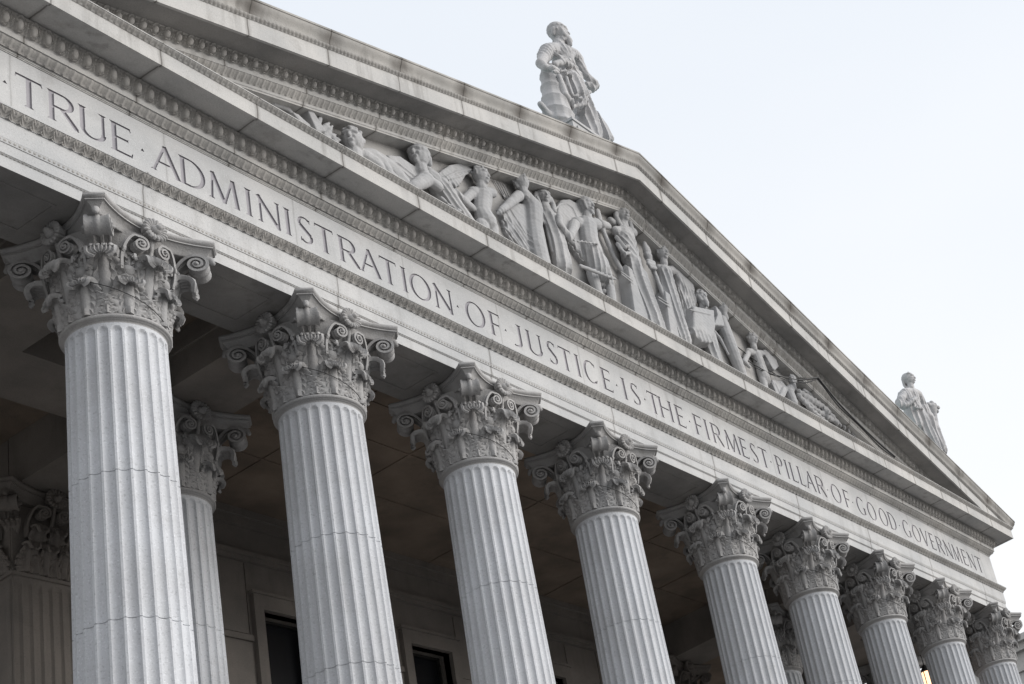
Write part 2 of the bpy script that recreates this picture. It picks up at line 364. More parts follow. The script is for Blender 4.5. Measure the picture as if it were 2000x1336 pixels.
fmb = MB(); ZB, ZT = .90, 1.956; DEP = .022
letters = []
xcur = XL-.606
for wi, (_, wd) in enumerate(TXT):
    xa = xcur; last = wd[-1]; xb = XR+.606 if wi == len(TXT)-1 else last[1]+.09
    xcur = xb
    V = [(xa, ZB), (xb, ZB), (xb, ZT), (xa, ZT)]; Fc = [[0, 1, 2, 3]]; polys = []
    for li, (ch, a, b) in enumerate(wd):
        wl = (b-a)/H if ch != '.' else 0
        for pg in glyph(ch, wl):
            q = [(a+x*H, Z0+z*H) for x, z in pg]
            s_ = sum(q[i][0]*q[(i+1) % len(q)][1]-q[(i+1) % len(q)][0]*q[i][1] for i in range(len(q)))
            if s_ < 0: q = q[::-1]
            polys.append((li, np.array(q))); k = len(V); V += q; Fc.append(list(range(k, k+len(q))))
    vo, eo, fo, *_r = delaunay_2d_cdt([Vector(v) for v in V], [], Fc, 0, 1e-5)
    vo = np.array([tuple(v) for v in vo]); fo = np.array([f for f in fo if len(f) == 3])
    cen = vo[fo].mean(1); own = np.full(len(fo), -1)
    for li, q in polys:
        ins = np.ones(len(cen), bool)
        for i in range(len(q)):
            A, B = q[i], q[(i+1) % len(q)]
            ins &= ((B[0]-A[0])*(cen[:, 1]-A[1])-(B[1]-A[1])*(cen[:, 0]-A[0])) > -1e-9
        own[ins & (own < 0)] = li
    def orient(fs):
        a, b, c = vo[fs[:, 0]], vo[fs[:, 1]], vo[fs[:, 2]]
        ar = (b[:, 0]-a[:, 0])*(c[:, 1]-a[:, 1])-(b[:, 1]-a[:, 1])*(c[:, 0]-a[:, 0])
        fs = fs.copy(); fs[ar < 0] = fs[ar < 0][:, ::-1]; return fs
    fo2 = orient(fo)
    fmb.add([(x, DY, z) for x, z in vo], fo2[own < 0].tolist())
    edge = {}
    for k, f in enumerate(fo2):
        for i in range(3): edge[(f[i], f[(i+1) % 3])] = own[k]
    for li in range(len(wd)):
        m = MB(); fs = fo2[own == li]
        if not len(fs): continue
        m.add([(x, DY+DEP, z) for x, z in vo], fs.tolist())
        for f in fs:
            for i in range(3):
                a, b = f[i], f[(i+1) % 3]
                if edge.get((b, a), -1) == -1:
                    pa, pb = vo[a], vo[b]
                    m.add([(pa[0], DY, pa[1]), (pb[0], DY, pb[1]), (pb[0], DY+DEP, pb[1]), (pa[0], DY+DEP, pa[1])], [(0, 1, 2, 3)])
        letters.append((m, wd[li][0]))
# side faces of the frieze
for xx in (XL-.606, XR+.606):
    fmb.add([(xx, -.606, ZB), (xx, YB, ZB), (xx, YB, ZT), (xx, -.606, ZT)], [(0, 1, 2, 3)])
frieze = part(fmb, 'frieze', M_frieze, label='pale frieze engraved with the inscription in Roman capitals')
for m, ch in letters:
    o = m.build('interpunct' if ch == '.' else 'engraved_letter', M_letter, frieze)
    bm = bmesh.new(); bm.from_mesh(o.data); bmesh.ops.delete(bm, geom=[v for v in bm.verts if not v.link_faces], context='VERTS'); bm.to_mesh(o.data); bm.free()

# ------------------------------------------------------------------ horizontal cornice
mb = MB()
extr(mb, [(.606, 1.956), (.618, 1.956), (.618, 1.970), (.630, 1.974), (.630, 1.990), (.642, 1.994), (.64, 1.998), (.655, 2.05), (.735, 2.108)])
extr(mb, [(.735, 2.108), (.762, 2.112), (.762, 2.20), (.772, 2.215), (.775, 2.225), (.79, 2.30), (.82, 2.44), (.82, 2.472), (1.235, 2.472), (1.235, 2.452), (1.285, 2.452), (1.285, 2.728), (1.29, 2.73), (1.352, 2.80), (1.362, 2.803), (1.362, 2.822), (.30, 2.86)])
cornice = part(mb, 'cornice', M_corona, label='long horizontal cornice above the inscription')
mb = MB(); band(mb, cyma((.652, 2.0), (.738, 2.108)), pat_leaf, .118, 12, 9); part(mb, 'leaf_moulding', M_carve, 60, parent=cornice)
mb = MB(); band(mb, ovolo((.775, 2.222), (.84, 2.45)), pat_egg, .182, 18, 14); part(mb, 'egg_and_dart_moulding', M_carve, 60, parent=cornice)
mb = MB(); band(mb, cyma((1.292, 2.732), (1.352, 2.80)), lambda u, v: pat_leaf(u, v)*.55, .085, 10, 7); part(mb, 'leaf_moulding', M_carve, 60, parent=cornice)

# ------------------------------------------------------------------ raking cornices
def rake(mb, prof, side, zmin=None, xe=None):
    pr = np.array(prof); d = pr[:, 0]; z = pr[:, 1]
    t = np.array(sorted(set(np.linspace(0, 1, 120).tolist())))
    xe = 14.76 if xe is None else xe
    X = (t[:, None]*(xe+d[None])); Z = z[None]-SL*X
    if zmin is not None: Z = np.maximum(Z, zmin)
    mb.grid(np.stack([XC+side*X, -np.broadcast_to(d[None], X.shape), Z], -1), flip=side < 0)
def rband(mb, curve, pat, pitch, nu, nv, side, zmin=None):
    v = np.linspace(0, 1, nv); cv = np.array([curve(t) for t in v]); d = cv[:, 0]; z = cv[:, 1]
    n = int(16/pitch*nu); t = np.linspace(0, 1, n+1); X = t[:, None]*(14.76+d[None])
    ph = X/pitch+.5; u = ph-np.round(ph); disp = pat(u, np.broadcast_to(v[None], u.shape))
    dz = np.gradient(z); dd = np.gradient(d); nn = np.hypot(dz, dd)+1e-9
    D = d[None]+disp*(dz/nn)[None]; Z = z[None]-disp*(dd/nn)[None]-SL*X
    if zmin is not None: Z = np.maximum(Z, zmin)
    mb.grid(np.stack([XC+side*X, -D, Z], -1), flip=side < 0)
ZM = 2.826
for side, nm in ((-1, 'left'), (1, 'right')):
    mb = MB()
    rake(mb, [(.30, 6.66), (.625, 6.66), (.625, 6.69), (.64, 6.70), (.655, 6.76), (.735, 6.865), (.75, 6.87), (.75, 6.965), (.765, 6.985), (.79, 7.06), (.81, 7.13), (.81, 7.15)], side, ZM)
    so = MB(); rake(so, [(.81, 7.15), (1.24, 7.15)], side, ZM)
    rake(mb, [(1.24, 7.15), (1.24, 7.135), (1.288, 7.135), (1.288, 7.488)], side, ZM)
    rake(mb, [(1.288, 7.488), (1.295, 7.49), (1.345, 7.545), (1.350, 7.552)], side, ZM)
    sim = MB(); c = [cyma((1.350, 7.552), (1.425, 7.79), .8)(t) for t in np.linspace(0, 1, 9)]
    rake(sim, c+[(1.437, 7.79), (1.437, 7.832), (1.30, 7.855)], side, 2.83)
    # end faces of the mouldings
    dA = [(1.288, 7.135), (1.288, 7.488), (1.345, 7.545)]+c[1:]+[(1.437, 7.79), (1.437, 7.832)]
    pts = [(XC+side*(14.76+d), -d, max(z-SL*(14.76+d), ZM)) for d, z in dA]
    bk = [(p[0], 3.0, p[2]) for p in pts]
    sim.grid(np.array([pts, bk]), flip=side > 0)
    rk = part(mb, 'raking_cornice', M_corona, label='sloping cornice on the %s side of the pediment' % nm)
    so.build('soffit', M_soffit, rk)  # shade under the slope is put into this strip's darker colour
    o = sim.build('gutter_moulding', M_sima, rk, 40)
    for cv, pat, pt, nu, nv, nme in ((cyma((.65, 6.745), (.738, 6.865)), pat_leaf, .118, 12, 9, 'leaf_moulding'),
                                    (ovolo((.765, 6.98), (.835, 7.145)), pat_egg, .19, 18, 13, 'egg_and_dart_moulding'),
                                    (cyma((1.295, 7.492), (1.348, 7.548)), pat_bead, .075, 7, 6, 'bead_moulding')):
        mb = MB(); rband(mb, cv, pat, pt, nu, nv, side, ZM); mb.build(nme, M_carve, rk, 60)
# tympanum wall
mb = MB(); hw = (6.66-2.5)/SL
mb.add([(XC-hw, -.36, 2.5), (XC+hw, -.36, 2.5), (XC, -.36, 6.68)], [(0, 1, 2)])
tymp = part(mb, 'tympanum', M_tymp)
# roof
mb = MB()
for s in (-1, 1):
    e = XC+s*16.2
    mb.add([(XC, -1.30, 7.855), (e, -1.30, 7.855-SL*16.2), (e, YB, 7.855-SL*16.2), (XC, YB, 7.855)], [(0, 1, 2, 3)])
mb.add([(XC-16.2, YB, 3.04), (XC+16.2, YB, 3.04), (XC, YB, 7.85)], [(0, 1, 2)])
part(mb, 'roof', M_copper)

# ------------------------------------------------------------------ column meshes
def shaft_mesh():
    NF, PER = 24, 12; n = NF*PER
    th = (np.arange(n)/PER)*(2*np.pi/NF); u = ((np.arange(n) % PER)/PER-.5)
    zs = [-1.60, -1.64, -1.665, -1.685, -1.70, -1.715, -1.73, -1.75, -1.78, -1.84]
    joints = [-3.84, -5.88, -7.92, -9.96]
    z = -1.9
    ext = []
    for j in joints: ext += [j+.03, j+.007, j+.006, j-.006, j-.007, j-.03]
    zs += ext+[-2.4, -3.0, -4.5, -5.1, -6.6, -7.2, -8.6, -9.2, -10.7, -11.5, -12.2, -12.35, -12.40, -12.43, -12.47]
    zs = np.array(sorted(set(zs), reverse=True))
    f = (ZN-zs)/(ZN+12.6); R = .572+.125*(f**1.25)*(1.35-.35*f)
    ztop, zbot = -1.675, -12.42
    P = np.zeros((n, len(zs), 3))
    for k, zz in enumerate(zs):
        r = R[k]; hw = .40; w = hw*2*np.pi*r/NF
        if zz > ztop-w: q = np.clip(1-((zz-(ztop-w))/w)**2, 0, 1) if zz < ztop else 0
        elif zz < zbot+w: q = np.clip(1-((zz-(zbot+w))/w)**2, 0, 1) if zz > zbot else 0
        else: q = 1.
        s = np.clip(q-(u/hw)**2, 0, 1); dep = np.sqrt(s)*w*.62
        jn = any(abs(zz-j) < .0065 for j in joints)
        rr = r-dep-(.010 if jn else 0)
        P[:, k, 0] = rr*np.cos(th); P[:, k, 1] = rr*np.sin(th); P[:, k, 2] = zz
    mb = MB(); mb.grid(P, closeu=True, flip=True)
    return mb
def neck_mesh():
    mb = MB(); t = [(.572, -1.625), (.574, -1.600), (.585, -1.585), (.60, -1.582)]
    for a in np.linspace(-90, 90, 9): t.append((.60+.034*math.cos(math.radians(a)), ZN+.034*math.sin(math.radians(a))))
    t += [(.585, -1.500), (.56, -1.497)]
    mb.lathe(t, n=72); return mb
def base_mesh():
    mb = MB(); t = [(.697, -12.46), (.70, -12.5), (.74, -12.52), (.74, -12.55)]
    for a in np.linspace(90, -90, 8): t.append((.76+.05*math.cos(math.radians(a)), -12.60+.05*math.sin(math.radians(a))))
    t += [(.74, -12.66), (.73, -12.72), (.76, -12.78), (.80, -12.80)]
    for a in np.linspace(90, -90, 8): t.append((.84+.09*math.cos(math.radians(a)), -12.90+.09*math.sin(math.radians(a))))
    mb.lathe(t, n=48); mb.box(-.95, .95, -.95, .95, ZFLOOR, -12.99); return mb

# ---- the Corinthian capital: bell, leaves, scrolls, abacus, rosettes
ABA, ABC = .963, .176
def rot(P, th):
    c, s = math.cos(th), math.sin(th); Q = P.copy(); Q[..., 0] = P[..., 0]*c-P[..., 1]*s; Q[..., 1] = P[..., 0]*s+P[..., 1]*c; return Q
def bell_r(z):      # z from -1.5 to -.2
    t = np.clip((z+1.5)/1.28, 0, 1); return .545+.02*t+.17*t**4
def thick_grid(mb, P, T):
    """closed shell from surface P and thickness T, pushed inwards"""
    du = np.gradient(P, axis=0); dv = np.gradient(P, axis=1); nrm = np.cross(du, dv)
    nrm /= (np.linalg.norm(nrm, axis=-1, keepdims=True)+1e-9)
    Q = P-nrm*T
    nu, nv = P.shape[:2]
    mb.grid(P); mb.grid(Q, flip=True)
    for A, B in ((P[0], Q[0]), (Q[-1], P[-1])): mb.grid(np.stack([A, B], 0), flip=False)
    for A, B in ((P[:, 0], Q[:, 0]), (Q[:, -1], P[:, -1])): mb.grid(np.stack([B, A], 0))
def leaf(mb, th, z0, h, w0, rho, off=.0, lean=.06, nu=33, nv=56, lobes=4, tipf=.62):
    s = np.linspace(0, 1, nv); u = np.linspace(-1, 1, nu)
    zs_, rs_ = [], []
    hs = h-rho
    k = .66
    for t in s:
        if t < k:
            q = t/k; z = z0+hs*q; r = float(bell_r(z0))+off+.028+lean*q**2.2
            r = max(r, float(bell_r(z))+off+.022)
        else:
            q = (t-k)/(1-k); a = math.pi-q*math.radians(212); rb = max(float(bell_r(z0))+off+.028+lean, float(bell_r(z0+hs))+off+.022)
            z = z0+hs+rho*math.sin(a); r = rb+rho*1.08*(1+math.cos(a))
        zs_.append(z); rs_.append(r)
    zs_, rs_ = np.array(zs_), np.array(rs_)
    dz, dr = np.gradient(zs_), np.gradient(rs_); L = np.hypot(dz, dr); nz, nr = -dr/L, dz/L     # outward normal of spine
    # half width along the leaf, waisted below the curl, with lobed edge
    body = np.clip(s/k, 0, 1); wid = w0*(.80+.30*np.sin(np.pi*np.clip(body, 0, 1)**.8)*.9-.18*np.clip((body-.55)/.45, 0, 1))
    tip = np.clip((s-k)/(1-k), 0, 1); wid = np.where(s > k, wid*(tipf+(1-tipf)*np.exp(-tip*5)), wid)*np.sqrt(np.clip(1-np.clip((tip-.86)/.16, 0, 1)**2, .03, 1))
    ph = body*lobes; fr = ph-np.floor(ph)
    edge = np.where(s < k, 1-.24*(np.abs(fr-.45)/.55)**2.2*(body > .02), 1)
    U, S = np.meshgrid(u, s, indexing='ij'); W = (wid*edge)[None]
    a = np.abs(U)
    B = body[None]; TP = tip[None]
    # relief: broad stem, side grooves, fan veins, drilled eyes
    g = .10+.13*B                                    # the stem pipes flare towards the top
    rib = .040*np.exp(-(a/g)**2)+.020*np.exp(-((a-g*2.1)/(g*.5))**2)-.030*np.exp(-((a-g*1.45)/(g*.36))**2)-.028*np.exp(-((a-g*2.75)/(g*.36))**2)
    fan = .012*np.cos(2*np.pi*(B*lobes-a*.9+.5)*2)*np.clip((a-.5)/.25, 0, 1)
    eye = -.06*np.exp(-((a-.76)/.13)**2)*(np.exp(-((fr[None]-.0)/.11)**2)+np.exp(-((fr[None]-1.)/.11)**2))
    flute = .038*np.abs(np.cos(np.pi*3.5*U))
    tw = np.clip((S-k+.05)/.1, 0, 1)
    rel = (rib+fan+eye*(B < .98))*(1-tw)+flute*tw
    cup = .05*a**2*(1-tw)*np.clip(B*1.3, 0, 1)           # edges turn outward
    scal = 1-.10*(1-np.abs(np.cos(np.pi*3.5*U)))*(TP > .8)
    r = rs_[None]+(rel+cup)*nr[None]; z = zs_[None]+(rel+cup)*nz[None]
    z = z+np.where(TP > 0, .05*a**2*TP*-1*(h/.8), 0)
    lat = U*W
    rr = np.maximum(rs_[None], .3)
    wrap = np.where(TP > 0, 1-.6*TP, 1)
    ang = lat/rr*wrap
    latx = lat*(1-wrap)
    P = np.stack([r*np.cos(ang), r*np.sin(ang)+latx, z], -1)
    thick_grid(mb, rot(P[::-1], th), .034)
def ribbon(mb, path, hw, t, frame):
    """path (k,2) of plane coordinates; frame(a,b,c)->xyz with c across the band"""
    path = np.array(path); d = np.gradient(path, axis=0); d /= np.linalg.norm(d, axis=1, keepdims=True)+1e-9
    n = np.stack([-d[:, 1], d[:, 0]], 1); k = len(path)
    hw = np.broadcast_to(hw, (k,)); t = np.broadcast_to(t, (k,))
    ring = []
    for i in range(k):
        m = hw[i]; A_ = [(-1, .5), (-.84, .5), (-.70, .05), (-.24, .0), (-.14, .42), (.14, .42), (.24, .0), (.70, .05), (.84, .5), (1, .5)]
        ring.append([frame(*(path[i]+n[i]*t[i]*h), w*m) for w, h in A_]+[frame(*(path[i]-n[i]*t[i]*h), w*m) for w, h in A_[::-1]])
    P = np.array(ring).transpose(1, 0, 2); mb.grid(P, closeu=True)
    for e, fl in ((0, 0), (-1, 1)): mb.add(P[:, e], [tuple(range(20))[::-1 if fl else 1]])
def scroll(stem_pts, c, r0, r1, a0, turns, n=60):
    a = np.radians(a0)-np.linspace(0, turns*2*np.pi, n); q = np.linspace(0, 1, n); r = r0+(r1-r0)*q**.8
    sp = np.stack([c[0]+r*np.cos(a), c[1]+r*np.sin(a)], 1)
    # smooth stem (Catmull-Rom through given points and into the spiral)
    pts = [np.array(p, float) for p in stem_pts]+[sp[0], sp[3]]
    st = []
    for i in range(len(pts)-2):
        p0 = pts[max(i-1, 0)]; p1 = pts[i]; p2 = pts[i+1]; p3 = pts[i+2]
        for t in np.linspace(0, 1, 8, endpoint=False):
            st.append(.5*((2*p1)+(-p0+p2)*t+(2*p0-5*p1+4*p2-p3)*t*t+(-p0+3*p1-3*p2+p3)*t**3))
    return np.array(st), sp
def volute(mb, th):
    st, sp = scroll([(.60, -.98), (.64, -.72), (.72, -.47), (.84, -.30)], (1.00, -.40), .158, .026, 105, 2.0)
    path = np.vstack([st, sp]); k = len(path)
    hw = np.interp(np.arange(k), [0, len(st)*.5, len(st), len(st)+14, k-1], [.05, .095, .135, .15, .158]); t = np.interp(np.arange(k), [0, len(st), k-1], [.04, .042, .024])
    c, s = math.cos(th), math.sin(th)
    fr = lambda a, b, w: (a*c-w*s, a*s+w*c, b)
    ribbon(mb, path, hw, t, fr)
    # web that fills the scroll and the stem
    ring = sp[:30]; cen = np.array([1.00, -.41])
    for sgn in (-1, 1):
        m = .10*sgn; v = [fr(cen[0], cen[1], m*1.25)]+[fr(p[0], p[1], m) for p in ring]; mb.add(v, [(0, i, i+1) if sgn > 0 else (0, i+1, i) for i in range(1, len(ring))])
    mb.capsule(fr(1.00, -.41, -.16), fr(1.00, -.41, .16), .030, .030, 10, 3)
    # leafy support under the scroll
    for w_ in (-.09, -.03, .03, .09): mb.chain([(*fr(.66, -.78, w_*.5), .035), (*fr(.76, -.64, w_), .04), (*fr(.88, -.615, w_*1.2), .038), (*fr(.95, -.66, w_*1.2), .022)], 8)
    # tongue between scroll and abacus corner
    mb.chain([(*fr(1.08, -.235, 0), .05), (*fr(1.16, -.24, 0), .045), (*fr(1.185, -.30, 0), .035)], 10)
def helix(mb, th, sg):
    # small inner scroll on a face of the bell; plane coordinates (lateral, z)
    st, sp = scroll([(-.36, -.86), (-.375, -.66), (-.34, -.46), (-.27, -.335)], (-.165, -.435), .112, .020, 110, 1.9, 50)
    path = np.vstack([st, sp]); k = len(path); hw = np.interp(np.arange(k), [0, len(st), k-1], [.03, .05, .065])
    c, s = math.cos(th), math.sin(th)
    def fr(a, b, w):
        r = .655+.10*np.clip((b+.9)/.6, 0, 1)-.20*max(0, abs(a)-.1)**1.0*.9
        x = r+w; y = a*sg; return (x*c-y*s, x*s+y*c, b)
    p = path if sg > 0 else path
    ribbon(mb, p, hw, np.interp(np.arange(k), [0, k-1], [.036, .020]), fr)
    cen = (-.165, -.435); v = [fr(cen[0], cen[1], .04)]+[fr(q[0], q[1], .03) for q in sp[:24]]
    mb.add(v, [(0, i, i+1) if sg > 0 else (0, i+1, i) for i in range(1, 24)])
    mb.capsule(fr(*cen, 0), fr(*cen, .075), .02, .018, 8, 3)
def abacus_outline(n=16):
    a, c = ABA, ABC; pts = []
    for k in range(4):
        side = []
        for t in np.linspace(-1, 1, n):
            x = t*(a-c); y = -(a-.235*(1-(abs(t))**2.0)); side.append((x, y))
        th = k*math.pi/2; cs, sn = math.cos(th), math.sin(th)
        pts += [(x*cs-y*sn, x*sn+y*cs) for x, y in side]
    return np.array(pts)
def abacus(mb):
    O = abacus_outline(); Nn = len(O); nx = np.roll(O, -1, 0); pv = np.roll(O, 1, 0)
    def nrm(v): return v/(np.linalg.norm(v, axis=1, keepdims=True)+1e-9)
    e1 = nrm(O-pv); e2 = nrm(nx-O); n1 = np.stack([e1[:, 1], -e1[:, 0]], 1); n2 = np.stack([e2[:, 1], -e2[:, 0]], 1)
    m = nrm(n1+n2); m = m/np.clip((m*n1).sum(1, keepdims=True), .5, 1)
    prof = [(-.255, .125), (-.245, .115), (-.20, .105), (-.155, .08), (-.125, .05), (-.118, .045), (-.118, .022), (-.100, .022), (-.098, .038), (-.09, .038), (-.075, .012), (-.045, 0), (-.015, .004), (-.003, .02)]
    rings = [np.c_[O-m*d, np.full(Nn, z)] for z, d in prof]
    P = np.array(rings).transpose(1, 0, 2); mb.grid(P, closeu=True)
    for e, z in ((0, prof[0][0]), (-1, prof[-1][0])):
        v = [(0, 0, z)]+[tuple(p) for p in P[:, e]]
        mb.add(v, [((0, i+1, (i+1) % Nn+1) if e else (0, (i+1) % Nn+1, i+1)) for i in range(Nn)])
def rosette(mb, th):
    c, s = math.cos(th), math.sin(th); R0 = .775; zc = -.155
    def fr(w, y, z): return ((R0+w)*c-y*s, (R0+w)*s+y*c, zc+z)
    n = 96; k = 10; ph = np.linspace(0, 2*np.pi, n, endpoint=False); q = np.linspace(.12, 1, k)
    P = np.zeros((n, k, 3))
    for i, a in enumerate(ph):
        pet = abs(math.cos(a*9))**.6; rim = .145+.035*pet
        for j, t in enumerate(q):
            r = t*rim; w = .015+.075*math.sin(min(t*1.9, 2.2))*(.65+.35*pet)-.02*(t > .95)
            P[i, j] = fr(w, r*math.cos(a), r*math.sin(a))
    mb.grid(P, closeu=True)
    B_ = P[:, -1].copy(); B2 = np.array([fr(-.06, .12*math.cos(a), .12*math.sin(a)) for a in ph]); mb.grid(np.stack([B_, B2], 1), closeu=True)
    mb.capsule(fr(.02, 0, -.02), fr(.115, .01, .015), .065, .042, 12, 4)
    mb.capsule(fr(.01, 0, 0), fr(.05, 0, -.005), .085, .075, 12, 4)
    # stalk dropping from the flower to the bell
    mb.chain([(*fr(-.02, 0, -.12), .035), (*fr(-.06, .01, -.32), .028), (*fr(-.11, 0, -.50), .03)], 8)
def capital_mesh():
    mb = MB()
    zz = np.linspace(-1.50, -.22, 14); mb.lathe([(float(bell_r(z)), z) for z in zz]+[(.70, -.24), (.66, -.225), (.3, -.225)], n=64)
    for k in range(8):
        leaf(mb, (k+.5)*math.pi/4, -1.50, .53, .245, .085, off=.012, lean=.035, tipf=.82)
    for k in range(8):
        dg = k % 2
        leaf(mb, k*math.pi/4, -1.50, .90+.03*dg, .265, .115+.015*dg, off=-.005, lean=.085+.05*dg, lobes=6, tipf=.92)
    for k in range(8):        # stalks with collars and their bracts
        th = (k+.5)*math.pi/4; c, s = math.cos(th), math.sin(th)
        mb.chain([(.60*c, .60*s, -1.0, .06), (.625*c, .625*s, -.86, .075)], 12)
        mb.chain([(.63*c, .63*s, -.845, .095), (.632*c, .632*s, -.83, .095)], 14)
        leaf(mb, th, -.86, .30, .135, .05, off=.03, lean=.03, nu=25, nv=30, lobes=3, tipf=.6)
    for k in range(4):
        volute(mb, (k+.5)*math.pi/2)
        for sg in (-1, 1): helix(mb, k*math.pi/2, sg)
        for dth in (-.40, .40): leaf(mb, (k+.5)*math.pi/2+dth*.62, -.92, .42, .10, .05, off=.02, lean=.09, nu=21, nv=30, lobes=3)
        for dth in (-.34, .34): leaf(mb, k*math.pi/2+dth*.7, -.94, .34, .085, .045, off=.03, lean=.05, nu=21, nv=30, lobes=3)
        # berries and small tendrils below the flower
        th = k*math.pi/2; c, s = math.cos(th), math.sin(th)
        for y, z, r in ((.075, -.60, .045), (-.075, -.60, .045), (.0, -.66, .04), (.12, -.67, .035), (-.12, -.67, .035)):
            x = .70; mb.ellipsoid((x*c-y*s, x*s+y*c, z), r, r, r, 10, 7)
        rosette(mb, th)
    abacus(mb)
    return mb
shaft_me = shaft_mesh().mesh('column'); shaft_me.materials.append(M_col); shaft_me.shade_smooth(); shaft_me.set_sharp_from_angle(angle=math.radians(35))
neck_me = neck_mesh().mesh('astragal'); neck_me.materials.append(M_cap); neck_me.shade_smooth()
base_me = base_mesh().mesh('base'); base_me.materials.append(M_col); base_me.shade_smooth(); base_me.set_sharp_from_angle(angle=math.radians(40))
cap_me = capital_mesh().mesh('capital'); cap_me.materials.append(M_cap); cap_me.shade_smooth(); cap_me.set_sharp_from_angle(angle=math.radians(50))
# the reused meshes are in column-local coordinates with z = 0 at the architrave soffit
def column(x, y, label=None, matcap=None, turn=0):
    c = bpy.data.objects.new('column', shaft_me); COL.objects.link(c); c.parent = court; P_(c); c.location = (x, y, 0); c.rotation_euler.z = turn
    if label: c['label'] = label
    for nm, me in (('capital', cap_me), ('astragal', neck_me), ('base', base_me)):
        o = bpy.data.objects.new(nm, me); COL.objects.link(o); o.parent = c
    return c
ORD = ['outermost left', 'nearest and largest visible', 'second from the left', 'third from the left', 'fourth from the left', 'fifth from the left', 'sixth from the left', 'seventh from the left', 'eighth from the left', 'rightmost']
for i, x in enumerate(XS):
    column(x, 0, 'fluted Corinthian front column, %s' % ORD[i])
for i in (0, 2, 7, 9):
    column(XS[i], ROW, 'inner fluted column standing behind the front row')

# ------------------------------------------------------------------ portico interior
ZC = .95
mb = MB()
for i in (0, 1, 2, 7, 8, 9):            # beams from the front row to the inner row
    x = XS[i]; mb = MB()
    mb.box(x-.575, x+.575, .598, ROW-.575, -.003, ZC-.001)
    for s in (-1, 1): mb.box(x+s*.575-.04, x+s*.575+.04, .62, ROW-.6, .55, .66)
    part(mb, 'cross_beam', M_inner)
mb = MB()
for a, b, x in ((XS[0]-.6, XS[2]+.6, XS[2]), (XS[7]-.6, XS[9]+.6, XS[7])):
    mb = MB(); mb.box(x-.573, x+.573, ROW+.575, 5.95, .006, ZC-.003)
    mb.box(a, b, ROW-.573, ROW+.573, .003, ZC-.002)
    mb.box(a, b, ROW-.613, ROW-.573, .55, .66)
    part(mb, 'inner_beam', M_inner)
mb = MB()
mb.add([(XL-.5, -.5, ZC), (XR+.5, -.5, ZC), (XR+.5, 12, ZC), (XL-.5, 12, ZC)], [(0, 3, 2, 1)])
for x in (XS[3]-.3, 8.0, XC, 15.0, 17.3): mb.box(x-.012, x+.012, .6, 6.1, ZC-.02, ZC-.001)
for y in (1.9, 2.9, 4.4): mb.box(XS[2]+.6, XS[7]-.6, y-.012, y+.012, ZC-.022, ZC-.001)
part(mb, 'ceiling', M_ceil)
mb = MB()   # frame round the ceiling joint to the wall
YW = 6.15
mb.box(XS[2]+.57, XS[7]-.57, YW-.10, YW-.002, .62, .80); mb.box(XS[2]+.57, XS[7]-.57, YW-.16, YW-.002, .80, ZC-.004)
mb.box(XS[2]+.57, XS[7]-.57, YW-.15, YW-.002, -.04, .04); mb.box(XS[2]+.57, XS[7]-.57, YW-.09, YW-.002, -.12, -.042)
_x = XS[2]+.57
for _a, _b in [(7.24, 8.35), (10.73, 11.84), (14.22, 15.33), (17.4, 18.5), (XS[7]-.36, 0)]:
    mb.box(_x, _a-.21, YW-.045, YW-.002, -1.78, -1.66); _x = _b+.21
part(mb, 'wall_cornice', M_inner)
# back wall with three window openings
WX = [(7.24, 8.35), (10.73, 11.84), (14.22, 15.33), (17.4, 18.5)]
WZ0, WZ1 = -5.2, -1.10
mb = MB(); x = XS[2]+.57
def wbox(x0, x1, z0, z1): mb.box(x0, x1, YW, YW+.6, z0, z1)
for a, b in WX: wbox(x, a, ZFLOOR, ZC); wbox(a, b, WZ1, ZC); wbox(a, b, ZFLOOR, WZ0); x = b
wbox(x, XS[7]-.57, ZFLOOR, ZC)
# coursed joints: raised ashlar blocks
rng = random.Random(3)
for r, (z0, z1) in enumerate([(-1.65, -.13), (-2.75, -1.80), (-3.9, -2.77), (-5.0, -3.92), (-6.2, -5.02)]):
    xx = XS[2]+.6-(.8 if r % 2 else 0)
    while xx < XS[7]-.6:
        w = 1.62; a, b = max(xx, XS[2]+.6), min(xx+w-.03, XS[7]-.6)
        for wa, wb in WX:
            if a < wb+.26 and b > wa-.26:
                if a < wa-.26: mb.box(a, wa-.26, YW-.022, YW-.001, z0+.015, z1-.015)
                a = wb+.26
        if b-a > .05: mb.box(a, b, YW-.022, YW-.001, z0+.015, z1-.015)
        xx += w
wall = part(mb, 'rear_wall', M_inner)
for k, (a, b) in enumerate(WX):
    m = MB(); t = .2
    m.box(a-t, a, YW-.10, YW+.15, WZ0, WZ1+.30); m.box(b, b+t, YW-.10, YW+.15, WZ0, WZ1+.30); m.box(a, b, YW-.10, YW+.15, WZ1, WZ1+.30)
    m.box(a-t-.05, b+t+.05, YW-.14, YW+.1, WZ1+.30, WZ1+.36)
    w = part(m, 'window', M_inner)
    g = MB(); g.box(a, b, YW+.30, YW+.32, WZ0, WZ1); g.build('pane', M_glass, w)
    g = MB()
    for xx in (a+.02, b-.02): g.box(xx-.025, xx+.025, YW+.26, YW+.30, WZ0, WZ1)
    for zz in (WZ0+.03, WZ1-.03): g.box(a, b, YW+.255, YW+.295, zz-.025, zz+.025)
    g.build('frame', M_frame, w)
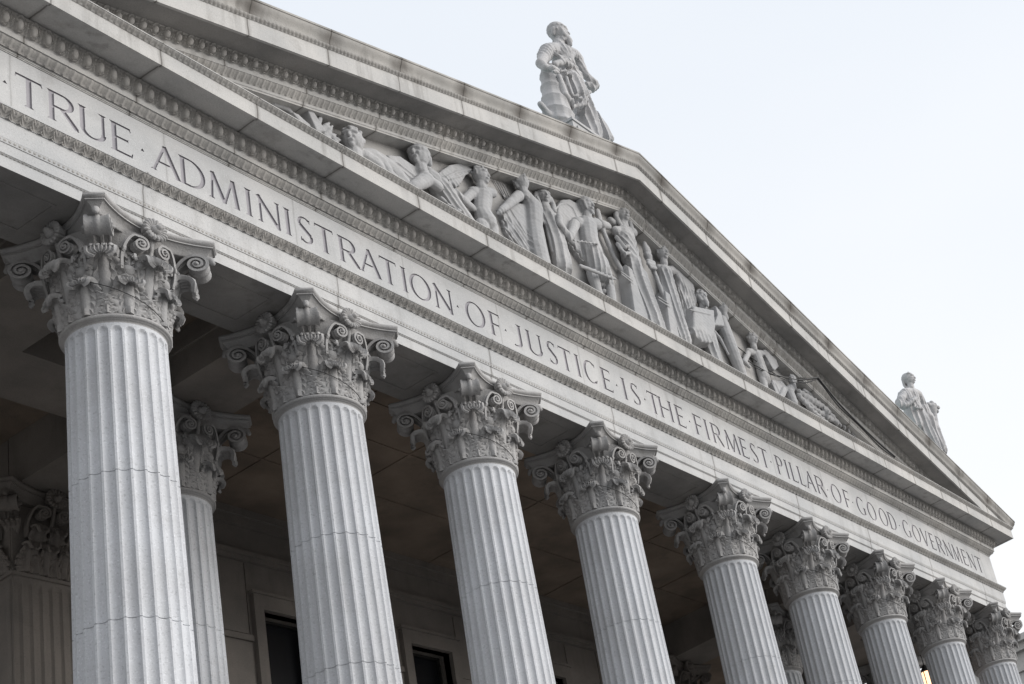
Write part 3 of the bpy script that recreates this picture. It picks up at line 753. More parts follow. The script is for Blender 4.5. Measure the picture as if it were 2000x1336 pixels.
# side blocks (antae) with fluted pilasters
def pilaster(x):
    m = MB(); y0 = 5.95; w = .56
    m.box(x-w, x+w, y0+.04, 13, ZFLOOR, ZC-.006)
    # fluted face
    n = 7*12; xs = np.linspace(x-w, x+w, n+1); u = (xs-(x-w))/(2*w)*7; u = u-np.floor(u)-.5
    dep = np.sqrt(np.clip(1-(u/.38)**2, 0, 1))*.05
    zz = np.array([ZFLOOR, -12, -1.72, -1.66, -1.62, ZN])
    P = np.stack([np.broadcast_to(xs[:, None], (n+1, 6)), y0+dep[:, None]*np.array([0, 1, 1, .6, 0, 0])[None], np.broadcast_to(zz[None], (n+1, 6))], -1)
    m.grid(P)
    for s in (-1, 1): m.add([(x+s*w, y0, ZFLOOR), (x+s*w, y0, ZN), (x+s*w, y0+.05, ZN), (x+s*w, y0+.05, ZFLOOR)], [(0, 1, 2, 3)])
    ys = np.linspace(y0, y0+1.1, n+1)
    for s in (-1, 1):
        P = np.stack([x+s*(w-dep[:, None]*np.array([0, 1, 1, .6, 0, 0])[None]+.003), np.broadcast_to(ys[:, None], (n+1, 6)), np.broadcast_to(zz[None], (n+1, 6))], -1); m.grid(P)
    p = part(m, 'pilaster', M_inner, 30)
    c = MB()
    c.box(x-w-.04, x+w+.04, y0-.04, y0+1.2, ZN-.03, ZN+.03)
    c.box(x-w+.02, x+w-.02, y0+.02, y0+1.1, ZN+.03, -.2)
    for k in range(3):
        for (z0, h, ww, o) in ((ZN+.04, .50, .17, 0), (ZN+.04, .86, .17, .5)):
            mm = MB(); leaf(mm, -math.pi/2, z0, h, ww, .08, lean=.06, nu=21, nv=36)
            for vs_ in mm.v:
                vs_[:, 0] += x-w+.20+(k+o*.98)*(2*w-.40)/2.45; vs_[:, 1] += y0+.54
            c.v += [vv for vv in mm.v]; c.f += [tuple(i+c.n for i in f) for f in mm.f]; c.n += mm.n
            mm = MB(); leaf(mm, math.pi, z0, h, ww, .08, lean=.06, nu=21, nv=36)
            for vs_ in mm.v:
                vs_[:, 1] += y0+.20+(k+o*.98)*(2*w-.40)/2.45; vs_[:, 0] += x-w+.56
            c.v += [vv for vv in mm.v]; c.f += [tuple(i+c.n for i in f) for f in mm.f]; c.n += mm.n
    for sx, sy, th in ((-1, 0, -.75*math.pi), (1, 0, -.25*math.pi)):
        mm = MB(); volute(mm, th)
        for vs_ in mm.v: vs_[:, 0] += x; vs_[:, 1] += y0+w
        c.v += mm.v; c.f += [tuple(i+c.n for i in f) for f in mm.f]; c.n += mm.n
    mm = MB()
    for th in (-math.pi/2, math.pi): helix(mm, th, 1); helix(mm, th, -1); rosette(mm, th)
    abacus(mm)
    for vs_ in mm.v: vs_[:, 0] += x; vs_[:, 1] += y0+w
    c.v += mm.v; c.f += [tuple(i+c.n for i in f) for f in mm.f]; c.n += mm.n
    c.build('capital', M_inner, p, 50)
for x in (XS[2], XS[7]): pilaster(x)
# closing walls of the building body
mb = MB()
mb.box(XS[7]-.57, XR+.5, 9.0, 9.5, ZFLOOR, ZC-.008); mb.box(XL-.5, XS[2]-.56, 9.0, 9.5, ZFLOOR, ZC-.008)
mb.box(XL-.5, XL-.1, 9.5, YB, ZFLOOR, 1.9); mb.box(XR+.1, XR+.5, 9.5, YB, ZFLOOR, 1.9); mb.box(XL-.1, XR+.1, YB-.4, YB, ZFLOOR, 1.9)
part(mb, 'side_wall', M_inner)
mb = MB(); mb.box(XL-1.2, XR+1.2, -1.2, YB, ZFLOOR-.25, ZFLOOR-.002)
part(mb, 'portico_floor', M_pave)
mb = MB()
for k in range(18):
    mb.box(XL-1.2, XR+1.2, -1.2-.36*(k+1), -1.2-.36*k-.001, ZG-.02, ZFLOOR-.25-.17*k)
part(mb, 'steps', M_pave)
# sculpture joint tables (world metres)
RELIEFS=[
("relief of a reclining curly haired youth at the pediment's left end",[('h',(3.99,-0.6,4.1,0.23,-55,'curl')),('c',[(4.15,-0.5,4.06,0.088),(4.22,-0.5,3.97,0.114)]),('c',[(4.13,-0.5,3.91,0.141),(4.44,-0.5,4.01,0.211),(4.79,-0.5,3.99,0.211),(5.05,-0.5,3.82,0.194)]),('c',[(4.61,-0.6,3.95,0.114),(4.69,-0.62,3.76,0.097),(4.99,-0.6,3.7,0.079)]),('c',[(4.01,-0.5,3.87,0.132),(3.84,-0.5,3.76,0.132)]),('c',[(4.25,-0.56,3.92,0.132),(4.43,-0.58,3.91,0.123)]),('c',[(4.48,-0.6,3.83,0.114),(4.54,-0.6,3.78,0.088)]),('c',[(4.73,-0.64,3.69,0.053),(4.84,-0.66,3.66,0.044)])]),
('relief of slanting stone tablets with a leafy sprig in the left corner',[('p',[(2.71,3.91),(2.85,3.94),(3.09,3.83),(2.93,3.73)],-0.5,0.15,[]),('p',[(3.05,4.19),(3.15,4.28),(3.4,3.91),(3.2,3.79)],-0.5,0.14,[]),('c',[(2.48,-0.5,4.0,0.053),(2.72,-0.5,4.06,0.053),(2.81,-0.5,4.03,0.044)]),('c',[(3.3,-0.5,4.1,0.044),(3.45,-0.5,3.95,0.044),(3.72,-0.5,4.0,0.044)]),('c',[(3.28,-0.55,4.0,0.044),(3.33,-0.58,4.14,0.044),(3.42,-0.53,4.34,0.018)]),('c',[(3.36,-0.55,3.97,0.044),(3.45,-0.58,4.1,0.044),(3.58,-0.53,4.28,0.018)]),('c',[(3.43,-0.55,3.9,0.044),(3.52,-0.58,4.05,0.044),(3.64,-0.53,4.25,0.018)]),('c',[(3.51,-0.55,3.93,0.044),(3.41,-0.58,3.72,0.044),(3.43,-0.53,3.65,0.018)]),('c',[(3.58,-0.55,3.93,0.044),(3.66,-0.58,3.93,0.044),(3.78,-0.53,4.02,0.018)]),('c',[(3.34,-0.55,3.98,0.044),(3.25,-0.58,3.79,0.044),(3.27,-0.53,3.75,0.018)]),('c',[(3.61,-0.55,3.92,0.044),(3.63,-0.58,3.83,0.044),(3.72,-0.53,3.84,0.018)]),('c',[(3.46,-0.55,3.92,0.044),(3.56,-0.58,3.96,0.044),(3.69,-0.53,4.08,0.018)])]),
('relief of a capped man leaning left over a shield with a key pattern border',[('h',(5.52,-0.6,4.67,0.23,-70,'cap')),('c',[(5.73,-0.5,4.64,0.097),(5.78,-0.5,4.47,0.114)]),('c',[(5.81,-0.5,4.41,0.185),(6.03,-0.5,4.26,0.238),(6.23,-0.5,4.04,0.211),(6.45,-0.5,3.81,0.211),(6.68,-0.5,3.58,0.194)]),('c',[(5.59,-0.62,4.18,0.15),(5.21,-0.65,3.77,0.114),(5.07,-0.6,3.67,0.079)]),('p',[(4.77,4.29),(5.08,4.45),(5.57,4.39),(5.42,3.9),(5.15,3.79),(4.92,3.92)],-0.45,0.12,[[(4.69,4.1),(4.97,4.22),(5.37,4.13)],[(4.7,4.04),(4.93,4.13),(5.3,4.02)]]),('c',[(6.12,-0.5,4.51,0.088),(6.39,-0.5,4.14,0.079),(6.61,-0.5,3.84,0.07),(6.76,-0.5,3.62,0.053)]),('c',[(5.68,-0.64,4.17,0.106),(5.83,-0.65,4.13,0.106)]),('c',[(5.8,-0.72,3.81,0.035),(6.11,-0.7,3.75,0.035)]),('c',[(5.92,-0.7,3.56,0.044),(6.3,-0.68,3.82,0.044)])]),
('relief of a broad feathered wing between the capped man and the nude youth',[('p',[(5.97,4.57),(6.39,5.05),(6.88,5.41),(7.24,5.6),(7.25,5.5),(6.81,5.06),(6.51,4.57),(6.27,4.54)],-0.4,0.12,[[(6.2,4.62),(6.55,4.96),(6.99,5.28)],[(6.12,4.5),(6.45,4.77),(6.82,5.08)]]),('c',[(6.29,-0.5,4.36,0.079),(6.46,-0.5,4.38,0.097),(6.57,-0.5,4.33,0.079)]),('c',[(6.18,-0.55,4.17,0.053),(6.32,-0.55,4.03,0.062)])]),
('relief of a standing nude youth seen with hand on hip',[('h',(7.09,-0.6,5.13,0.2,25,'curl')),('c',[(7.24,-0.5,5.09,0.079),(7.23,-0.5,4.97,0.106)]),('c',[(6.91,-0.5,4.69,0.114),(7.44,-0.5,4.97,0.114)]),('c',[(7.15,-0.5,4.73,0.211),(7.05,-0.5,4.32,0.176),(7.13,-0.5,4.1,0.22)]),('c',[(6.98,-0.5,3.92,0.15),(6.97,-0.5,3.55,0.123),(6.95,-0.5,3.18,0.106)]),('c',[(7.25,-0.5,4.04,0.141),(7.25,-0.5,3.64,0.114),(7.22,-0.5,3.26,0.106)]),('c',[(6.88,-0.5,4.65,0.097),(6.61,-0.5,4.32,0.088),(6.81,-0.5,4.25,0.07)]),('f',[(7.69,-0.4,5.48,0.018),(7.9,-0.4,5.17,0.018)]),('f',[(7.77,-0.4,5.5,0.018),(7.96,-0.4,5.16,0.018)]),('f',[(7.86,-0.4,5.53,0.018),(8.03,-0.4,5.14,0.018)]),('f',[(7.95,-0.4,5.55,0.018),(8.1,-0.4,5.13,0.018)])]),
('relief of a man reaching left with a fan of cloth hanging from his hand',[('h',(8.3,-0.6,5.68,0.2,-110,'curl')),('c',[(8.43,-0.5,5.61,0.088),(8.5,-0.5,5.51,0.114)]),('c',[(8.45,-0.5,5.42,0.176),(8.61,-0.5,5.25,0.22),(8.53,-0.5,4.75,0.194),(8.49,-0.5,4.22,0.22),(8.52,-0.5,3.73,0.211)]),('c',[(8.16,-0.58,5.27,0.114),(7.75,-0.6,4.8,0.088),(7.42,-0.6,4.42,0.062)]),('p',[(7.65,4.59),(8.09,5.11),(8.41,5.26),(8.55,4.95),(8.52,4.35),(8.36,3.89),(7.98,3.95),(7.69,4.17)],-0.4,0.1,[[(7.66,4.53),(7.77,4.09),(8.12,3.8)],[(7.78,4.66),(7.97,4.26),(8.24,4.02)],[(7.92,4.8),(8.16,4.49),(8.33,4.26)],[(7.58,4.34),(7.69,4.02),(7.86,3.89)]]),('c',[(8.84,-0.5,5.64,0.044),(8.95,-0.5,4.98,0.044),(8.98,-0.5,4.34,0.044)])]),
('relief of a veiled woman behind the oval shield',[('h',(9.05,-0.5,5.77,0.18,-20,'veil')),('c',[(9.02,-0.5,5.52,0.106),(9.07,-0.5,5.24,0.194),(9.14,-0.5,4.81,0.202),(9.18,-0.5,4.06,0.22)]),('c',[(8.81,-0.5,5.49,0.044),(8.85,-0.5,5.06,0.053),(9.08,-0.5,4.89,0.079),(9.18,-0.5,4.81,0.062)])]),
('relief of a helmeted warrior in a tunic holding a tall oval shield',[('p',[(9.3,5.39),(9.39,5.71),(9.57,5.98),(9.87,6.17),(10.12,6.19),(10.22,5.9),(10.24,5.15),(10.19,4.52),(9.96,4.54),(9.65,4.85),(9.4,5.05)],-0.45,0.12,[[(9.21,4.94),(9.19,5.27),(9.27,5.54),(9.44,5.77),(9.67,5.93),(9.87,5.92),(9.96,5.66)],[(9.21,4.94),(9.49,4.76),(9.81,4.49)]]),('h',(10.28,-0.62,6.14,0.22,10,'helmet')),('c',[(10.28,-0.6,5.94,0.106),(10.27,-0.6,5.76,0.123)]),('c',[(9.89,-0.6,5.5,0.141),(10.56,-0.6,5.84,0.141)]),('c',[(10.16,-0.62,5.56,0.238),(10.11,-0.62,5.12,0.238),(10.17,-0.62,4.75,0.264),(10.27,-0.6,4.44,0.299)]),('c',[(10.01,-0.6,4.22,0.15),(10.06,-0.6,3.91,0.114),(10.1,-0.6,3.61,0.106),(10.1,-0.58,3.3,0.106)]),('c',[(10.51,-0.6,4.42,0.15),(10.5,-0.62,4.01,0.114),(10.48,-0.6,3.62,0.106),(10.47,-0.58,3.21,0.106)]),('c',[(9.73,-0.64,5.37,0.123),(9.39,-0.7,4.8,0.088),(9.15,-0.72,5.03,0.07)]),('c',[(9.13,-0.72,5.02,0.079),(9.17,-0.72,5.23,0.07)]),('c',[(9.3,-0.9,4.59,0.026),(10.08,-0.9,4.92,0.026)]),('c',[(9.37,-0.85,4.01,0.044),(10.43,-0.85,4.21,0.044)])]),
('relief of a fluted staff and scroll between the warrior and the robed woman',[('c',[(10.82,-0.5,6.37,0.079),(10.83,-0.5,6.15,0.07),(10.88,-0.5,5.88,0.062),(11.05,-0.5,5.27,0.062),(11.28,-0.5,4.9,0.062)]),('c',[(10.83,-0.55,6.01,0.106),(11.04,-0.55,6.07,0.088)]),('c',[(11.26,-0.5,6.36,0.088),(11.48,-0.5,6.33,0.079)])]),
('relief of the tall robed woman with an Egyptian style headcloth below the apex',[('h',(11.61,-0.62,6.65,0.2,-5,'nemes')),('c',[(11.56,-0.6,6.38,0.088),(11.54,-0.6,6.25,0.106)]),('c',[(11.26,-0.58,6.03,0.123),(11.9,-0.58,6.34,0.123)]),('c',[(11.5,-0.6,6.0,0.22),(11.52,-0.6,5.59,0.211),(11.58,-0.6,5.2,0.238),(11.7,-0.58,4.65,0.264),(11.8,-0.55,4.09,0.29),(11.85,-0.55,3.58,0.299)]),('p',[(11.67,7.02),(11.97,7.27),(12.16,7.32),(12.23,7.06),(12.18,6.67),(11.96,6.51),(11.7,6.48),(11.31,6.32),(11.45,6.64)],-0.45,0.14,[]),('c',[(11.06,-0.7,5.68,0.062),(11.18,-0.77,5.45,0.053),(11.65,-0.72,5.81,0.044)]),('c',[(11.03,-0.7,5.48,0.053),(11.15,-0.77,5.25,0.053),(11.64,-0.72,5.61,0.044)]),('c',[(11.65,-0.7,6.09,0.088),(11.71,-0.68,5.5,0.079),(11.75,-0.65,4.7,0.088),(11.7,-0.65,3.59,0.106)])]),
('relief of a square pedestal with a key pattern below the robed woman',[('p',[(11.25,5.08),(11.67,5.01),(11.61,3.51),(11.08,3.41)],-0.48,0.22,[[(10.94,4.71),(11.29,4.65)],[(10.94,4.64),(11.28,4.57)]])]),
('relief of a square pedestal with a key pattern below the winged woman',[('p',[(12.49,5.01),(12.91,4.95),(12.89,3.52),(12.27,3.53)],-0.48,0.22,[[(12.15,4.61),(12.5,4.6)],[(12.13,4.53),(12.49,4.51)]])]),
('relief of a flaming torch gripped in a hand',[('c',[(12.25,-0.6,6.2,0.053),(12.26,-0.6,6.08,0.097),(12.27,-0.6,5.95,0.106)]),('c',[(12.26,-0.6,5.85,0.114),(12.29,-0.6,5.67,0.07),(12.4,-0.6,5.33,0.062),(12.51,-0.6,4.81,0.053)]),('c',[(12.03,-0.74,5.53,0.053),(12.27,-0.72,5.6,0.053)]),('c',[(12.02,-0.74,5.45,0.053),(12.26,-0.72,5.53,0.053)]),('c',[(12.09,-0.72,5.41,0.053),(12.31,-0.7,5.49,0.053)])]),
('relief of a winged woman in a pleated gown',[('h',(12.88,-0.6,6.23,0.19,-5,'curl')),('c',[(12.92,-0.55,6.04,0.079),(12.89,-0.55,5.88,0.106)]),('c',[(12.74,-0.5,5.78,0.114),(13.26,-0.5,5.98,0.114)]),('c',[(12.85,-0.55,5.69,0.202),(12.82,-0.55,5.13,0.211),(12.81,-0.55,4.42,0.238),(12.84,-0.55,3.8,0.264)]),('p',[(13.22,6.14),(13.52,6.38),(13.79,6.39),(13.99,6.16),(13.98,5.67),(13.81,4.93),(13.43,4.12),(13.25,4.25),(13.36,5.15),(13.4,5.76)],-0.45,0.12,[[(13.37,5.97),(13.49,5.59),(13.37,4.8)],[(13.54,5.9),(13.59,5.49),(13.43,4.69)],[(13.27,5.48),(13.23,4.88),(13.15,4.28)]])]),
('relief of a bearded man behind a stretched sheet',[('h',(14.09,-0.6,5.55,0.2,-10,'beard')),('c',[(14.16,-0.5,5.35,0.123),(14.11,-0.5,4.96,0.22),(14.12,-0.5,4.31,0.22),(14.1,-0.5,3.6,0.211)]),('p',[(13.37,4.9),(13.86,5.06),(14.25,5.19),(14.12,4.64),(13.76,4.02),(13.34,3.89),(13.13,4.06)],-0.7,0.12,[[(13.18,4.69),(13.64,4.83),(13.99,4.93)]]),('c',[(13.51,-0.5,4.48,0.07),(13.26,-0.5,4.01,0.053),(13.16,-0.5,3.48,0.053)]),('c',[(13.05,-0.6,4.22,0.053),(13.14,-0.65,4.12,0.044),(13.46,-0.6,4.23,0.044)])]),
('relief of a nude man seen from behind carrying a cloth',[('h',(14.96,-0.6,5.64,0.17,-120,'curl')),('c',[(15.07,-0.5,5.56,0.088),(14.97,-0.5,5.4,0.141)]),('c',[(14.86,-0.55,5.27,0.15),(14.89,-0.55,4.92,0.185),(14.99,-0.55,4.44,0.176),(15.11,-0.55,3.98,0.15),(15.26,-0.5,3.49,0.132)]),('c',[(14.61,-0.6,5.21,0.088),(14.31,-0.65,4.92,0.07)]),('p',[(14.39,5.4),(14.57,5.28),(14.57,4.94),(14.58,4.87),(14.08,4.68),(14.37,5.1)],-0.65,0.15,[]),('c',[(14.1,-0.7,4.63,0.044),(14.42,-0.65,4.51,0.044),(14.68,-0.6,4.21,0.035)])]),
('relief of a wreathed youth with a small wing',[('h',(16.02,-0.6,5.22,0.17,0,'curl')),('c',[(16.17,-0.5,5.14,0.07),(16.14,-0.5,5.01,0.088)]),('c',[(15.83,-0.5,4.81,0.097),(16.42,-0.5,5.0,0.097)]),('c',[(16.15,-0.5,4.86,0.158),(16.22,-0.5,4.54,0.15),(16.25,-0.5,4.18,0.176)]),('c',[(16.16,-0.5,4.11,0.106),(16.14,-0.5,3.61,0.088)]),('c',[(15.76,-0.5,4.72,0.079),(15.49,-0.5,4.38,0.07),(15.67,-0.5,4.31,0.053)]),('p',[(16.46,5.11),(16.78,5.26),(16.98,5.08),(17.01,4.82),(16.74,4.59),(16.53,4.71)],-0.5,0.1,[[(16.45,4.93),(16.62,4.65)]])]),
('relief of a crouching figure with arm on knee',[('h',(17.51,-0.6,4.61,0.14,-60,'curl')),('c',[(17.62,-0.5,4.54,0.088),(17.31,-0.5,4.22,0.15),(17.38,-0.5,3.94,0.15)]),('c',[(16.95,-0.6,4.13,0.07),(16.6,-0.62,3.73,0.062),(16.91,-0.6,3.71,0.053)]),('p',[(16.5,4.24),(17.0,4.4),(17.24,4.27),(16.88,3.82),(16.55,3.81)],-0.5,0.08,[[(16.44,4.12),(16.53,3.8)],[(16.6,4.18),(16.73,3.84)]])]),
("relief of a reclining draped figure at the pediment's right end",[('c',[(17.8,-0.5,4.41,0.106),(18.26,-0.5,4.38,0.132),(18.73,-0.5,4.38,0.123),(19.16,-0.5,4.35,0.106)]),('c',[(18.06,-0.5,4.2,0.088),(18.61,-0.5,4.1,0.106),(19.23,-0.5,4.12,0.088)]),('h',(18.88,-0.6,4.18,0.12,-10,'curl')),('c',[(19.28,-0.5,4.24,0.106),(19.5,-0.5,4.11,0.088)]),('c',[(19.63,-0.5,4.17,0.053),(19.67,-0.5,4.09,0.044)]),('c',[(19.84,-0.5,4.14,0.053),(19.88,-0.5,4.06,0.044)]),('c',[(20.06,-0.5,4.1,0.053),(20.1,-0.5,4.02,0.044)]),('c',[(20.27,-0.5,4.07,0.053),(20.31,-0.5,3.99,0.044)]),('c',[(17.7,-0.55,4.24,0.088),(18.19,-0.58,3.94,0.079),(18.96,-0.55,3.84,0.053)]),('c',[(18.16,-0.5,4.6,0.062),(18.82,-0.5,4.57,0.07),(19.33,-0.5,4.51,0.053)])]),
]
APEX_BODY=[('h',(11.52,-0.05,12.41,0.25,36,'bearded_cap')),('c',[(11.47,-0.05,12.06,0.117),(11.46,-0.05,11.92,0.144)]),('c',[(11.04,-0.05,11.53,0.171),(11.45,-0.05,11.82,0.18),(11.99,-0.05,12.04,0.153)]),('c',[(11.45,-0.05,11.69,0.27),(11.49,-0.05,11.41,0.252),(11.56,-0.05,11.14,0.27),(11.63,-0.05,10.87,0.288)]),('c',[(10.88,-0.1,11.38,0.171),(10.62,-0.13,10.95,0.153)]),('c',[(10.59,-0.15,10.92,0.117),(10.42,-0.15,10.61,0.117),(10.43,-0.25,10.41,0.099),(10.54,-0.35,10.4,0.072)]),('c',[(10.49,-0.39,10.35,0.081),(10.6,-0.41,10.36,0.063)]),('c',[(10.39,-0.45,10.16,0.036),(10.52,-0.43,10.21,0.036)]),('c',[(10.43,-0.47,10.19,0.036),(10.56,-0.45,10.23,0.036)]),('c',[(12.14,0.0,12.11,0.144),(12.16,-0.05,11.71,0.117),(12.26,-0.1,11.47,0.099),(12.39,-0.13,11.41,0.09)]),('c',[(12.38,-0.1,11.45,0.108),(12.46,-0.13,11.43,0.09)]),('c',[(12.27,-0.05,11.3,0.09),(12.41,-0.05,11.28,0.108),(12.62,-0.05,11.51,0.09)]),('c',[(11.45,-0.1,10.79,0.297),(11.47,-0.15,10.37,0.27),(11.57,-0.13,10.14,0.198),(11.61,-0.1,10.03,0.162)]),('c',[(11.68,-0.05,10.93,0.216),(11.85,-0.05,10.61,0.243),(11.91,-0.05,10.18,0.261),(11.9,-0.05,9.7,0.27),(11.81,-0.05,9.1,0.27)]),('c',[(12.4,-0.05,10.4,0.09),(12.47,-0.05,10.14,0.126),(12.52,-0.05,9.77,0.162)]),('c',[(10.94,-0.41,10.4,0.045),(10.96,-0.45,9.84,0.045),(11.43,-0.35,10.05,0.045),(11.73,-0.33,10.59,0.045)]),('c',[(10.84,-0.23,10.82,0.081),(11.1,-0.29,11.06,0.09),(11.55,-0.25,11.18,0.081),(11.89,-0.15,11.21,0.072)]),('c',[(10.94,-0.29,10.66,0.063),(11.24,-0.3,10.71,0.072),(11.79,-0.2,10.92,0.063)]),('c',[(10.92,-0.19,11.25,0.072),(11.03,-0.31,11.12,0.063),(11.32,-0.3,11.18,0.054)]),('c',[(11.76,-0.15,11.84,0.081),(11.39,-0.27,11.31,0.063)]),('c',[(10.79,-0.3,10.37,0.063),(10.8,-0.35,9.8,0.081),(11.04,-0.33,9.62,0.081),(11.47,-0.3,9.98,0.072),(11.96,-0.2,10.75,0.072)])]
APEX_STUMP=[('c',[(10.82,-0.05,10.68,0.216),(10.82,-0.05,10.32,0.252),(10.81,-0.05,9.93,0.288),(10.8,-0.05,9.54,0.324),(10.81,-0.05,9.01,0.36)]),('c',[(10.23,-0.05,9.33,0.09),(10.32,-0.05,9.27,0.09),(10.43,-0.05,9.19,0.108)])]
CORNER_BODY=[('h',(25.92,-0.22,8.19,0.21,10,'long')),('c',[(26.1,-0.12,8.08,0.081),(26.09,-0.12,7.95,0.108)]),('c',[(25.5,-0.12,7.57,0.153),(26.09,-0.12,7.83,0.162),(26.54,-0.12,7.93,0.135)]),('c',[(25.98,-0.12,7.67,0.243),(25.91,-0.12,7.31,0.225),(25.95,-0.12,6.91,0.27),(26.04,-0.12,6.42,0.324),(26.11,-0.12,5.89,0.342),(26.13,-0.12,5.34,0.36)]),('c',[(25.17,-0.17,7.34,0.144),(24.62,-0.22,6.8,0.126),(24.71,-0.24,6.73,0.126),(25.08,-0.32,6.92,0.099),(25.52,-0.4,7.24,0.072)]),('c',[(26.6,-0.12,7.86,0.126),(26.77,-0.12,7.44,0.126),(26.94,-0.17,7.06,0.108)]),('c',[(26.6,-0.12,7.38,0.18),(26.84,-0.12,6.61,0.225),(26.8,-0.12,5.94,0.252)]),('c',[(25.52,-0.12,7.42,0.216),(25.54,-0.12,6.98,0.216),(25.57,-0.12,6.43,0.234)]),('c',[(25.15,-0.4,6.78,0.036),(25.83,-0.37,6.99,0.036)])]
CORNUCOPIA=[('c',[(27.2,-0.12,6.64,0.09),(27.26,-0.12,7.05,0.081),(27.29,-0.12,7.41,0.108),(27.32,-0.12,7.71,0.171)]),('c',[(27.12,-0.12,7.77,0.081),(27.16,-0.12,7.78,0.072)]),('c',[(27.42,-0.12,7.94,0.081),(27.46,-0.12,7.96,0.072)]),('c',[(27.62,-0.12,7.94,0.081),(27.66,-0.12,7.96,0.072)]),('c',[(27.81,-0.12,7.91,0.081),(27.86,-0.12,7.93,0.072)]),('c',[(27.63,-0.12,7.71,0.081),(27.67,-0.12,7.72,0.072)]),('c',[(27.22,-0.12,7.11,0.081),(27.27,-0.12,7.13,0.072)]),('c',[(27.21,-0.12,7.26,0.081),(27.25,-0.12,7.27,0.072)])]
CABLES=[[(8.72,-0.1,4.6),(8.89,-0.3,4.39),(9.63,-0.3,4.84)],[(9.63,-0.3,4.84),(10.79,-0.35,4.88),(12.78,-0.35,4.66),(14.69,-0.35,4.72),(16.27,-0.6,4.31),(17.47,-0.75,4.5)],[(17.47,-0.75,4.5),(18.04,-1.0,4.67),(18.85,-1.0,4.16),(20.16,-1.0,3.69),(21.42,-0.95,3.48)],[(13.22,-0.5,4.35),(14.91,-0.5,4.78),(16.94,-0.5,4.53),(18.5,-0.75,4.98)],[(9.63,-0.3,4.84),(9.53,-0.3,4.22)]]

